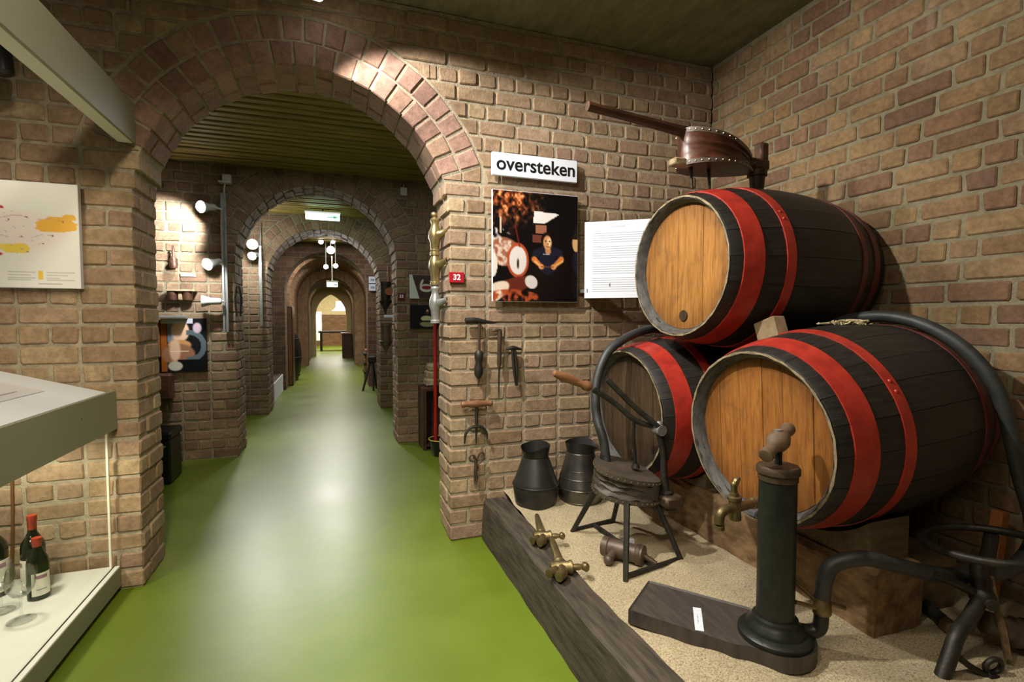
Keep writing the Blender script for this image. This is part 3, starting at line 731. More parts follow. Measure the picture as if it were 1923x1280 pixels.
# ------------------------------------------------------------------ barrels
def barrel(label, c, az, el, headmat, seed, Lb=.925, re=.309, rb=.369, nst=22, nbd=6, knob=True):
    c = Vector(c); r = random.Random(seed)
    a = Vector((math.cos(el) * math.cos(az), math.cos(el) * math.sin(az), math.sin(el))); t = Vector((0, 0, 1)).cross(a).normalized(); u = a.cross(t)
    rad = lambda x: re + (rb - re) * (1 - ((x - Lb / 2) / (Lb / 2)) ** 2)
    pt = lambda x, ang, rr: c + a * x + (t * math.cos(ang) + u * math.sin(ang)) * rr
    mid = c + a * Lb / 2
    root = thing('barrel', label, 'barrel', (mid.x, mid.y, mid.z - rb))
    bd = [r.uniform(.75, 1.25) for _ in range(nst)]; tot = sum(bd); ang = r.uniform(0, 1)
    for k in range(nst):
        a0 = ang + .0025; ang += bd[k] / tot * 2 * math.pi; a1 = ang - .0025
        e0 = r.uniform(0, .004); rj = r.uniform(-.001, .001)
        m = MB(); prof = [(e0 + .012, rad(0) - .020), (e0, rad(0) - .015), (e0, rad(0) - .004), (e0 + .004, rad(0))]
        prof += [(Lb * i / 12, rad(Lb * i / 12)) for i in range(1, 12)] + [(Lb - .004, rad(Lb)), (Lb, rad(Lb) - .004), (Lb, rad(Lb) - .018)]
        rings = []
        for x, rr in prof:
            rr += rj; rings.append([pt(x, a0 + (a1 - a0) * q / 2, rr) for q in range(3)] + [pt(x, a1, rr - .02), pt(x, a0, rr - .02)] if 4 <= prof.index((x, rr - rj)) else [pt(x, a0 + (a1 - a0) * q / 2, rr) for q in range(3)] + [pt(x + .012, a1, rr - .004), pt(x + .012, a0, rr - .004)])
        m.ring_surface(rings); part('stave', m, M_STAVE, root, True, origin=tuple(pt(Lb / 2, (a0 + a1) / 2, rb)))
    # chime: worn end ring and dusty inner slope down to the head
    m = MB(); n = 66; rings = []
    for x, rr in ((-.001, re - .003), (-.0015, re - .013), (.012, re - .024), (.05, re - .034), (.05, re - .05)):
        rings.append([pt(x + .0012 * math.sin(k * 9.1), 2 * math.pi * k / n, rr) for k in range(n)])
    m.ring_surface(rings[1:], True, False); part('chime', m, M_CROZE, root, True)
    m = MB(); m.ring_surface([[pt(-.0022 + .0006 * math.sin(k * 5.3), 2 * math.pi * k / n, re - .0035 + .0012 * math.sin(k * 3.7)) for k in range(n)], [pt(-.0026, 2 * math.pi * k / n, re - .0115 + .0015 * math.sin(k * 4.3)) for k in range(n)]], True, False)
    part('chime_edge', m, M_CHIME, root, True)
    # head boards
    hr = re - .033; ws = [r.uniform(.8, 1.3) for _ in range(nbd)]; s_ = sum(ws); y = -hr
    for k in range(nbd):
        w_ = ws[k] / s_ * 2 * hr; y0, y1 = y + .0006, y + w_ - .0006; y += w_
        y0c, y1c = max(y0, -hr + 1e-4), min(y1, hr - 1e-4)
        q = [y0c + (y1c - y0c) * i / 6 for i in range(7)]
        P = [(v, -math.sqrt(max(hr * hr - v * v, 0)) - 1e-5) for v in q] + [(v, math.sqrt(max(hr * hr - v * v, 0)) + 1e-5) for v in q[::-1]]
        m = MB(); m.prism(P, lambda v, z, d: tuple(c + a * d + t * v + u * z), .043 + r.uniform(-.0012, .0012), .06, .002)
        part('head_board', m, headmat, root, False, origin=tuple(c + a * .043))
    m = MB(); m.lathe([(re - .02, 0), (re - .02, .015)], c + a * (Lb - .06), a, 32); part('rear_head', m, M_HEADD, root, False)
    # hoops
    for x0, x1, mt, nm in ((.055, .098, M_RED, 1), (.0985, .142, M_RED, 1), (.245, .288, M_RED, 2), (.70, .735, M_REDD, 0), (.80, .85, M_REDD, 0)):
        m = MB(); n = 72; hh = .0035
        R4 = [(x0, rad(x0) - .002), (x0, rad(x0) + hh), (x1, rad(x1) + hh), (x1, rad(x1) - .002)]
        m.ring_surface([[pt(x, 2 * math.pi * k / n, rr) for k in range(n)] for x, rr in R4], True, False)
        h = part('hoop', m, mt, root, True)
        if nm == 2:
            for da in (-.05, .05):
                m = MB(); m.ball(pt((x0 + x1) / 2, math.pi - .55 + da, rad(x0) + hh), .008, 8, 5); part('rivet', m, mt, h, True)
    if knob:
        m = MB(); m.lathe([(.026, 0), (.024, .004)], c + a * .041 - u * (hr - .06), -a, 16); part('bung', m, M_HEADD, root, True, label='dark round bung low on the head')
    return root, pt, rad, a, t, u
FB = barrel('front lower red-hooped barrel with amber head and brass tap', (1.407, 1.408, .834), .066, .062, M_HEADR, 11, knob=False)
TB = barrel('topmost red-hooped barrel with honey-coloured head, carrying leather bellows', (1.436, 1.888, 1.484), .045, .0, M_HEADO, 12, nbd=7, Lb=.912)
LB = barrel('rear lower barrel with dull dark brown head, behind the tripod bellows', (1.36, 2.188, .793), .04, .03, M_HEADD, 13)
# chocks holding the barrels
def chock(label, x0, x1, y0, y1, z0, cy, cz, rr):
    m = MB(); n = 10; top = []
    for i in range(n + 1):
        y = y0 + (y1 - y0) * i / n; d = rr * rr - (y - cy) ** 2; z = min(z0 + .17, cz - math.sqrt(max(d, 0)) - .004) if d > 0 else z0 + .17
        top.append((y, max(z, z0 + .02)))
    for x in (x0, x1): pass
    A = [(x0, y, z0) for y, z in top] + [(x0, y, z) for y, z in top] + [(x1, y, z0) for y, z in top] + [(x1, y, z) for y, z in top]; k = n + 1; F = []
    for i in range(n):
        F += [(i, i + 1, k + i + 1, k + i), (2 * k + i, 3 * k + i, 3 * k + i + 1, 2 * k + i + 1), (k + i, k + i + 1, 3 * k + i + 1, 3 * k + i), (i, 2 * k + i, 2 * k + i + 1, i + 1)]
    F += [(0, k, 3 * k, 2 * k), (n, 2 * k + n, 3 * k + n, k + n)]
    m.add(A, F); return single('chock', m, M_CHOCK, label, 'chock', False)
chock('hollowed timber chock under the front lower barrel', 1.675, 1.86, 1.17, 1.66, .432, 1.43, .85, .373)
chock('hollowed timber chock under the rear lower barrel', 1.675, 1.86, 1.96, 2.44, .432, 2.203, .805, .373)
m = MB(); m.box((-.032, -.052, -.046), (.032, .052, .046), .005, Matrix.Translation((1.652, 1.572, 1.206)) @ Matrix.Rotation(R_(-19), 4, 'X'))
single('wooden_block', m, M_PALEWD, 'pale square wooden block wedged between top and front barrels', 'block', False)
m = MB()
for k in range(70):
    x = random.gauss(1.905, .045); y = random.gauss(1.44, .02); z = 1.222 + .006
    p = [(x + random.uniform(-.03, .03), y + random.uniform(-.02, .02), z + random.uniform(0, .022)) for _ in range(3)]; m.tube(p, .003, 5, 3)
single('tow_tuft', m, M_TOW, 'tuft of pale raw tow lying on the front barrel', 'tow')

# brass tap of the front barrel
def bigtap(label, o, out, up, k=.8):
    o = Vector(o); f = Vector(out).normalized(); u = Vector(up).normalized()
    r = thing('barrel_tap', label, 'tap', tuple(o + f * .14))
    sc_l = lambda P: [(a * k, b if b > .05 and False else b * k) for a, b in P]
    m = MB(); m.lathe([(.017, -.03), (.019, .03), (.021, .032), (.021, .06), (.017, .062), (.017, .13)], o, f, 14); part('shank', m, M_BRASS, r)
    q = o + f * .14
    m = MB(); m.lathe(sc_l([(.018, -.055), (.026, -.05), (.026, .035), (.03, .038), (.03, .052), (.02, .056), (.018, .07)]), q, u, 14); part('body', m, M_BRASS, r)
    m = MB(); m.tube([q, q + (f * .05 + u * .005) * k, q + (f * .085 - u * .01) * k, q + (f * .095 - u * .05) * k], [.018, .017, .017, .016], 12, 5); m.lathe(sc_l([(.024, 0), (.024, .018)]), q + (f * .095 - u * .055) * k, -u, 14); part('spout', m, M_BRASS, r)
    m = MB(); m.tube([q + u * .068 * k, q + u * .095 * k, q + (u * .12 - f * .012) * k, q + (u * .13 - f * .03) * k], [.010, .011, .012, .008], 8, 4); m.ball(q + u * .105 * k, .013, 8, 6); part('key', m, M_BRASS, r); return r
pt = FB[1]; tp = FB[0]
bigtap('large brass tap in the head of the front barrel', Vector(pt(.043, -math.pi / 2, .24)), -FB[3], FB[5])

# ------------------------------------------------------------------ bellows
def bellows_body(root, o, f, up, ln, wd, h0, h1, leather, band, board, nf=4, wob=.01):
    """o = centre of the lower board's rear end, f = towards the nozzle; boards pear-shaped; the bag opens at the rear"""
    o = Vector(o); f = Vector(f).normalized(); u = Vector(up).normalized(); s = f.cross(u).normalized(); n = 36
    def outline(k):
        P = []
        for i in range(n):
            a = 2 * math.pi * i / n; x = .5 - .5 * math.cos(a); wv = math.sin(a) * (1 - .45 * x * x)
            P.append((x * ln, wv * wd / 2 * k))
        return P
    zt = lambda x: h0 + (h1 - h0) * (x / ln)
    def board_mesh(zf, th, k=1.0):
        m = MB(); P = outline(k); m.ring_surface([[o + f * x + s * y + u * (zf(x) + d) for x, y in P] for d in (0, th)]); return m
    part('lower_board', board_mesh(lambda x: -.018, .02), board, root)
    part('upper_board', board_mesh(lambda x: zt(x), .02), board, root)
    m = MB(); rings = []; K = 4 * nf
    for q in range(K + 1):
        v = q / K; k = 1 - .13 * math.sin(math.pi * v) - .07 * abs(math.sin(nf * math.pi * v)) + .02
        P = outline(k); rings.append([o + f * x + s * y + u * (.002 + (zt(x) - .002) * v + wob * math.sin(i * 1.7 + q) * .3) for i, (x, y) in enumerate(P)])
    m.ring_surface(rings, True, False); part('leather_bag', m, leather, root)
    for zf in (lambda x: -.016, lambda x: zt(x) + .002):
        m = MB(); P = outline(1.03); m.ring_surface([[o + f * x + s * y + u * (zf(x) + d) for x, y in P] for d in (-.002, .018)], True, False)
        bb = part('studded_band', m, band, root)
        st = MB()
        for i in range(n):
            x, y = outline(1.035)[i]; st.ball(o + f * x + s * y + u * (zf(x) + .008), .0042, 6, 4)
        part('studs', st, M_STUD, bb, kind='stuff')
    return f, u, s
bl = thing('barrel_bellows', 'brown leather hand bellows with long wooden handle on the top barrel', 'bellows', (1.67, 1.91, 1.86))
bf = Vector((1, .02, -.01)); o = Vector((1.47, 1.915, 1.95))
bellows_body(bl, o, (1, .02, .01), (0, 0, 1), .40, .25, .125, .03, M_LEATH, M_BAND, M_WOODD, 3)
m = MB(); m.tube([(1.0, 1.905, 2.127), (1.22, 1.908, 2.108), (1.50, 1.912, 2.082), (1.60, 1.914, 2.078)], [.020, .020, .026, .02], 8, 4); part('handle', m, M_WOODD, bl)
m = MB(); m.box((1.42, 1.885, 1.932), (1.52, 1.945, 1.962), .006); part('rear_lug', m, M_PALEWD, bl)
m = MB(); m.box((1.78, 1.885, 1.955), (1.93, 1.955, 2.0), .012); m.box((1.85, 1.88, 1.95), (1.955, 1.96, 2.005), .012); part('nozzle_block', m, M_WOODD, bl)
m = MB(); m.box((1.905, 1.89, 1.99), (1.955, 1.945, 2.085), .01); part('key_peg', m, M_WOODD, bl)
m = MB(); m.lathe([(.028, 1.853 - 1.96), (.032, 1.88 - 1.96), (.036, -.03), (.045, -.028), (.045, .0)], (1.905, 1.915, 1.955), (0, 0, 1), 14); part('spout', m, M_RUST, bl)
for x, zb in ((1.52, 1.838), (1.617, 1.848)):
    m = MB(); m.cyl((x, 1.91, 1.94), (x + .006, 1.905, zb), .009, .005, 8); part('prop_leg', m, M_IRON, bl)

# iron tripod bellows on the sand
tb = thing('tripod_bellows', 'iron stand with round studded leather bellows and wooden-handled lever on sand', 'bellows', (1.23, 1.98, .21))
legs = [((1.16, 2.06, .50), (1.089, 2.215, .205)), ((1.17, 1.85, .47), (1.088, 1.724, .205)), ((1.335, 1.88, .45), (1.405, 1.783, .205)), ((1.30, 2.09, .50), (1.345, 2.26, .205))]
for a, b in legs:
    m = MB(); m.cyl(a, b, .014, .011, 8); part('leg', m, M_IRON, tb)
def lerp(i, t): a, b = legs[i]; return tuple(a[k] + (b[k] - a[k]) * t for k in range(3))
m = MB(); m.cyl(lerp(0, .93), lerp(3, .93), .010, None, 8); part('stretcher', m, M_IRON, tb)
m = MB(); m.cyl(lerp(1, .93), lerp(2, .93), .010, None, 8); part('stretcher', m, M_IRON, tb)
mid0 = Vector(lerp(0, .93)).lerp(Vector(lerp(3, .93)), .5); mid1 = Vector(lerp(1, .93)).lerp(Vector(lerp(2, .93)), .5)
m = MB(); m.cyl(mid0, mid1, .012, None, 8); part('stretcher', m, M_IRON, tb)
bellows_body(tb, (1.13, 2.07, .505), (.16, -.17, -.035), (0.06, -.03, 1), .30, .30, .09, .066, M_LEATHD, M_LEATHD, M_LEATHD, 3, .02)
m = MB(); m.box((1.335, 1.80, .435), (1.43, 1.90, .485), .01); m.box((1.35, 1.82, .395), (1.405, 1.875, .44), .008); part('nozzle_block', m, M_RUST, tb)
m = MB(); m.tube([(1.373, 1.86, .48), (1.37, 1.87, .56), (1.372, 1.88, .66), (1.352, 1.885, .765)], [.02, .016, .014, .016], 10, 4); part('post', m, M_IRON, tb)
m = MB(); m.lathe([(.03, -.012), (.03, .008), (.022, .014)], (1.373, 1.86, .487), (0, 0, 1), 12); part('post_collar', m, M_IRON, tb)
m = MB(); m.cyl((1.352, 1.86, .765), (1.352, 1.915, .765), .024, None, 12); m.ball((1.352, 1.885, .785), .02, 10, 6); part('joint', m, M_STEEL, tb)
m = MB(); m.tube([(1.345, 1.905, .775), (1.27, 1.94, .80), (1.18, 1.98, .88), (1.09, 2.0, .94)], [.012, .012, .012, .014], 8, 5); lv = part('lever', m, M_IRON, tb)
m = MB(); m.lathe([(.016, 0), (.022, .01), (.024, .03), (.016, .045), (.019, .08), (.021, .14), (.015, .185), (.008, .19)], (1.075, 2.0, .95), Vector((-.17, .015, .068)), 12); part('grip', m, M_WOODM, lv, label='brown turned wooden grip')
m = MB(); m.tube([(1.35, 1.87, .775), (1.25, 1.92, .865), (1.14, 1.97, .985)], .012, 8, 4); part('fork_arm', m, M_IRON, tb)
m = MB(); m.tube([(1.255, 1.935, .80), (1.258, 1.94, .72), (1.268, 1.945, .66), (1.275, 1.95, .60)], .008, 8, 4); m.lathe([(.02, 0), (.014, .02)], (1.276, 1.95, .585), (0, 0, 1), 10); part('pull_rod', m, M_IRON, tb)
m = MB(); m.tube([(1.145, 2.085, .5), (1.17, 2.06, .57), (1.18, 2.05, .63)], [.02, .022, .024], 10, 4); part('hose_tail', m, M_IRON, tb)
# hose from the tripod bellows over the rear barrel
m = MB(); m.tube([(1.182, 2.045, .60), (1.172, 2.06, .70), (1.165, 2.11, .80), (1.185, 2.15, .95), (1.25, 2.165, 1.085), (1.35, 2.175, 1.155), (1.5, 2.21, 1.198), (1.62, 2.25, 1.2), (1.80, 2.31, 1.185)], .0215, 12, 7)
single('rubber_hose', m, M_RUBBER, 'black rubber hose rising from tripod bellows over the rear barrel', 'hose')

# cans
def can(label, x, y, z, s, body, h, r_sh, z_sh, r_nk, z_nk, lip, ribs):
    r = thing('metal_can', label, 'can', (x, y, z)); n = 40
    m = MB(); m.lathe([(r_sh * .86, 0), (r_sh * .9, .012), (r_sh * .985, z_sh * .75), (r_sh, z_sh), (r_sh * .96, z_sh + .012), (r_nk + .003, z_nk)], (x, y, z), (0, 0, 1), n); part('body', m, body, r)
    m = MB()
    for zz, rr_ in ribs: m.torus((x, y, z + zz), (0, 0, 1), rr_, .0035, 40, 6)
    part('rim_band', m, body, r)
    m = MB(); rings = []
    for q in range(4):
        v = q / 3; ring = []
        for i in range(n):
            a = 2 * math.pi * i / n; front = max(0, math.cos(a - lip)) ** 4
            ring.append((x + math.cos(a) * (r_nk + .012 * v * (1 + 1.6 * front)), y + math.sin(a) * (r_nk + .012 * v * (1 + 1.6 * front)), z + z_nk + (h - z_nk) * v * (1 - .45 * front * v) + .006 * math.sin(2 * a) * v))
        rings.append(ring)
    m.ring_surface(rings, True, False); m.ring_surface([[(p[0] * .96 + x * .04, p[1] * .96 + y * .04, p[2]) for p in rg] for rg in rings[::-1]], True, False); part('collar', m, M_DKMET, r, recalc=False)
    m = MB(); m.tube([(x + .02, y + r_nk + .01, z + h - .02), (x + .02, y + r_nk + .06, z + h - .06), (x + .02, y + r_sh + .0, z + z_sh + .06)], .006, 8, 5); part('handle', m, M_DKMET, r)
    return r
can('dull black tin can with flared collar at the sand corner', 1.055, 2.60, .222, 1, M_DKMET, .335, .126, .122, .069, .27, -2.4, [(.12, .127)])
can('shiny grey tin can beside the dull black can', 1.325, 2.585, .222, 1, M_TIN, .335, .134, .085, .076, .275, -.4, [(.085, .134), (.14, .116), (.185, .101), (.275, .078), (.012, .118)])

# copper cylinder on the sand under the tripod
cp = thing('copper_cylinder', 'dull copper hand pump cylinder lying on sand under tripod', 'cylinder', (1.18, 1.875, .21))
ax = Vector((.115, -.15, 0)).normalized(); o = Vector((1.115, 1.955, .252))
m = MB(); m.lathe([(.034, 0), (.042, .004), (.042, .03), (.038, .034), (.038, .155), (.043, .158), (.043, .185), (.03, .19)], o, ax, 18); part('barrel_tube', m, M_COPPER, cp)
m = MB(); m.cyl(o + ax * .06, o + ax * .06 + Vector((-.06, -.045, -.02)), .02, .017, 12); m.ball(o + ax * .06 + Vector((-.062, -.047, -.02)), .022, 10, 6); part('side_spout', m, M_COPPER, cp)
m = MB(); m.cyl(o + ax * .185, o + ax * .24 + Vector((0, 0, -.02)), .014, .01, 10); part('piston_rod', m, M_RUST, cp)
m = MB(); m.box((1.235, 1.965, .213), (1.285, 1.985, .25), .001); single('label_card', m, M_WHITE, 'small blank white card standing behind copper cylinder', 'card', False)

# small brass taps on the kerb beam
def kegtap(label, o, d, z=.23, s=1.0, up=False, mat=None, name='brass_tap', cat='tap', grp=None):
    o = Vector(o); d = Vector(d).normalized(); sd = Vector((d.y, -d.x, 0)); u = Vector((0, 0, 1)); mt = mat or M_BRASS
    if up: sd = up[0]; u = up[1]
    r = thing(name, label, cat, tuple(o - u * .02 * s), grp)
    m = MB(); m.lathe([(.019 * s, 0), (.021 * s, .03 * s), (.024 * s, .035 * s), (.018 * s, .06 * s), (.019 * s, .08 * s), (.0165 * s, .2 * s), (.012 * s, .27 * s), (.009 * s, .272 * s)], o, d, 12); part('spigot', m, mt, r)
    m = MB(); m.lathe([(.02 * s, -.045 * s), (.026 * s, -.04 * s), (.024 * s, .03 * s), (.028 * s, .035 * s), (.028 * s, .045 * s), (.016 * s, .05 * s)], o, sd, 12); part('body', m, mt, r)
    m = MB(); m.lathe([(.012 * s, .04 * s), (.014 * s, .07 * s), (.01 * s, .085 * s)], o, sd, 10); m.ball(o + sd * .1 * s, .017 * s, 10, 6, (1, 1, 1)); m.cyl(o + sd * .1 * s - d * .02 * s, o + sd * .1 * s + d * .02 * s, .012 * s, None, 8); part('key', m, mt, r)
    m = MB(); m.tube([o, o - d * .05 * s, o - d * .075 * s - sd * .02 * s], [.021 * s, .02 * s, .02 * s], 10, 4); m.cyl(o - d * .02 * s - sd * .02 * s, o - d * .05 * s - sd * .055 * s, .018 * s, None, 10); part('outlet', m, mt, r); return r
kegtap('small brass tap on the kerb beam, nearer to the tin cans', (.893, 2.12, .257), (.09, .3, 0), s=.92)
kegtap('small brass tap on the kerb beam, farther from the tin cans', (.848, 1.82, .259), (.08, .28, 0), s=1.0)

# ------------------------------------------------------------------ floor pump with hose
pp = thing('hand_pump', 'dark green cylinder hand pump on a wooden base board', 'pump', (1.29, 1.21, .21))
dv = Vector((.62, -.78, 0)); sv = Vector((.78, .62, 0)); o = Vector((1.306, 1.205, 0))
P = [(-.44, -.115), (-.10, -.125), (-.06, -.11)] + [(.118 * math.sin(a) * 1.0, -.118 * math.cos(a)) for a in [R_(10 + 16 * i) for i in range(11)]] + [(-.06, .11), (-.10, .12), (-.44, .115)]
m = MB(); m.prism(P, lambda u_, v_, d: tuple(o + dv * u_ + sv * v_ + Vector((0, 0, d))), .252, .208, .006); part('base_board', m, M_BOARD, pp)
O = (o.x, o.y, 0)
m = MB(); m.lathe([(.108, .25), (.108, .268), (.098, .276), (.086, .278), (.084, .29), (.07, .302), (.066, .316), (.058, .32)], O, (0, 0, 1), 32); part('foot_flange', m, M_PUMP, pp)
m = MB(); m.lathe([(.055, .315), (.055, .775)], O, (0, 0, 1), 32); part('cylinder', m, M_PUMP, pp)
m = MB(); m.lathe([(.058, .752), (.058, .772), (.063, .774), (.063, .79), (.058, .797), (.012, .80)], O, (0, 0, 1), 32); part('cap', m, M_RUST, pp)
m = MB(); m.cyl((o.x, o.y, .79), (o.x, o.y, .86), .011, None, 12); rod = part('piston_rod', m, M_PUMP, pp)
hd = Vector((.15, .05, .068)); hc = Vector((o.x - .004, o.y, .872)); m = MB(); hl = .165
m.lathe([(.012, -.088), (.021, -.086), (.0225, -.075), (.018, -.05), (.021, -.03), (.032, -.012), (.034, .01), (.027, .03), (.018, .045), (.021, .065), (.022, .078), (.016, .088)], hc, hd, 18); hh = part('grip', m, M_HANDLE, pp, label='worn turned wooden grip')
m = MB(); m.lathe([(.011, 0), (.011, .006)], hc + Vector((0, 0, .031)), (0, 0, 1), 12); part('rod_nut', m, M_STEEL, hh)
m = MB(); m.tube([(o.x + .045, o.y - .02, .278), (o.x + .095, o.y - .045, .272), (o.x + .118, o.y - .06, .29), (o.x + .122, o.y - .062, .345)], [.020, .022, .022, .021], 12, 5); part('outlet_elbow', m, M_PUMP, pp)
vx, vy = o.x + .122, o.y - .062
m = MB(); m.lathe([(.026, .335), (.028, .345), (.026, .37), (.022, .376), (.022, .40)], (vx, vy, 0), (0, 0, 1), 14); vb = part('clamp', m, M_BRASS, pp)
for a, b in (((-.085, .02, .02), (-.02, .0, .0)), ((.02, 0, .01), (.075, -.02, -.008)), ((-.06, .05, .07), (-.015, .01, .02))):
    m = MB(); m.tube([(vx + a[0], vy + a[1], .355 + a[2]), (vx + b[0], vy + b[1], .355 + b[2])], .007, 8, 1, False); part('clamp_bar', m, M_BRASS, vb)
cq = Vector((1.137, 1.357, 0))
m = MB(); m.box((-.0135, -.068, 0), (.0135, .068, .0012), 0, Matrix.Translation((cq.x, cq.y, .2525)) @ Matrix.Rotation(R_(-36), 4, 'Z')); lc = single('label_card', m, M_WHITE, 'white label card lying on the pump base board', 'card', False)
m = MB()
for k in range(5): m.box((-.003, -.03 + .012 * k, .0014), (-.0015 + .002 * (k % 2), -.022 + .012 * k, .0017), 0, Matrix.Translation((cq.x, cq.y, .2525)) @ Matrix.Rotation(R_(-36), 4, 'Z'))
part('print_lines', m, M_GREYLN, lc, False)
# long hose: pump -> across -> over the front barrel
P = [(vx, vy, .385), (vx + .004, vy - .004, .44), (vx + .03, vy - .012, .49), (1.53, 1.09, .517), (1.64, 1.06, .49), (1.77, 1.04, .452), (1.95, 1.02, .425), (2.1, 1.0, .435), (2.2, 1.0, .50), (2.235, 1.02, .58), (2.215, 1.045, .71)]
cc = Vector((2.15, 1.458, .88)); rh = .385
for a in (5, 25, 45, 65, 85, 105, 122): P.append((2.19 - .0012 * a, cc.y - rh * math.cos(R_(a)), cc.z + rh * math.sin(R_(a))))
m = MB(); m.tube(P, .0235, 14, 7); single('rubber_hose', m, M_RUBBER, 'long black rubber hose from hand pump over the front barrel', 'hose')

# ------------------------------------------------------------------ iron stand with ring at the picture's right edge
st = thing('ring_stand', 'black iron stand with a big ring, cut off at the right edge', 'stand', (1.83, .95, .21))
m = MB(); m.tube([(1.655, .94, .205), (1.70, .945, .27), (1.738, .95, .318), (1.80, .955, .352), (1.875, .965, .398)], [.021, .021, .021, .021, .02], 12, 6); part('leg', m, M_IRON, st)
m = MB(); m.tube([(1.87, .965, .40), (1.80, 1.0, .44), (1.75, 1.03, .46)], .014, 10, 4); part('short_arm', m, M_IRON, st)
m = MB(); m.tube([(1.89, .97, .40), (2.0, 1.02, .46), (2.1, 1.06, .52)], .02, 10, 4); part('leg', m, M_IRON, st)
m = MB(); m.tube([(1.87, .965, .40), (1.885, .98, .46), (1.9, .99, .51)], .022, 10, 4); part('neck', m, M_IRON, st)
m = MB(); m.ball((1.875, .965, .40), .034, 12, 8); m.cyl((1.86, .93, .39), (1.90, .99, .40), .018, None, 10); part('hub', m, M_IRON, st)
m = MB(); m.torus((1.935, .985, .545), (-.04, .10, 1), .165, .0125, 40, 10); part('ring', m, M_IRON, st)
m = MB(); m.tube([(1.705, .945, .275), (1.75, .925, .235), (1.79, .905, .21)], .009, 8, 3); part('brace', m, M_IRON, st)
m = MB(); m.torus((1.815, .90, .235), (.3, 1, .2), .024, .008, 20, 8); m.tube([(1.79, .90, .21), (1.82, .89, .2)], .012, 8, 2); part('eye', m, M_IRON, st)
m = MB(); m.tube([(1.95, .985, .44), (1.925, .955, .37), (1.91, .93, .32), (1.895, .905, .235)], .010, 8, 5); single('hemp_rope', m, M_ROPE, 'brown hemp rope hanging from the ring stand to its eye', 'rope')
rc = thing('copper_cylinder', 'brown metal cylinder on sand beside the ring stand', 'cylinder', (1.99, .955, .21))
m = MB(); m.lathe([(.03, 0), (.036, .004), (.036, .07), (.045, .075), (.045, .11), (.034, .115), (.034, .2)], (1.92, .985, .30), Vector((.12, -.09, -.035)), 16); part('body', m, M_COPPER, rc)
m = MB(); m.lathe([(.05, .1), (.05, .125)], (1.92, .985, .30), Vector((.12, -.09, -.035)), 16); part('collar', m, M_IRON, rc)
tbx = thing('capped_tube', 'short black tube with brass tip lying on the sand', 'tube', (1.96, 1.13, .21))
m = MB(); m.cyl((1.985, 1.20, .236), (1.925, 1.085, .232), .022, None, 14); part('tube', m, M_RUBBER, tbx)
m = MB(); m.cyl((1.925, 1.085, .232), (1.912, 1.06, .231), .024, .022, 14); part('tip', m, M_BRASSB, tbx)
m = MB(); m.box((-.025, -.02, 0), (.025, .02, .36), .006, Matrix.Translation((2.23, 1.13, .2)) @ Matrix.Rotation(R_(8), 4, 'Y')); single('wooden_peg', m, M_ORANGE, 'orange-brown wooden post standing in sand by the right wall', 'post', False)

# ------------------------------------------------------------------ signs and boards on the near arch wall
YW = 2.774
sg = thing('title_sign', "white sign lettered 'oversteken' above the cellar photograph", 'sign', (1.107, YW - .02, 2.056))
m = MB(); m.box((.846, YW - .042, 2.056), (1.368, YW - .022, 2.182), .0015); part('board', m, M_WHITE, sg, False)
m = MB(); m.box((.95, YW - .024, 2.09), (1.26, YW + .006, 2.15)); part('spacer', m, M_BLKPL, sg, False)
text('oversteken', .108, sg, M_BLACK, face_M((1.113, YW - .0426, 2.121), (1, 0, 0), (0, 0, 1)), .0005, .0019)
ph = thing('photo_board', 'tall colour photograph of cellar barrels and a man in dark shirt', 'photograph', (1.11, YW - .02, 1.353))
m = MB(); m.box((.846, YW - .044, 1.353), (1.374, YW - .024, 1.976), .0012); part('board', m, M_WHITE, ph, False)
m = MB(); m.box((.93, YW - .026, 1.45), (1.29, YW + .006, 1.88)); part('spacer', m, M_BLKPL, ph, False)
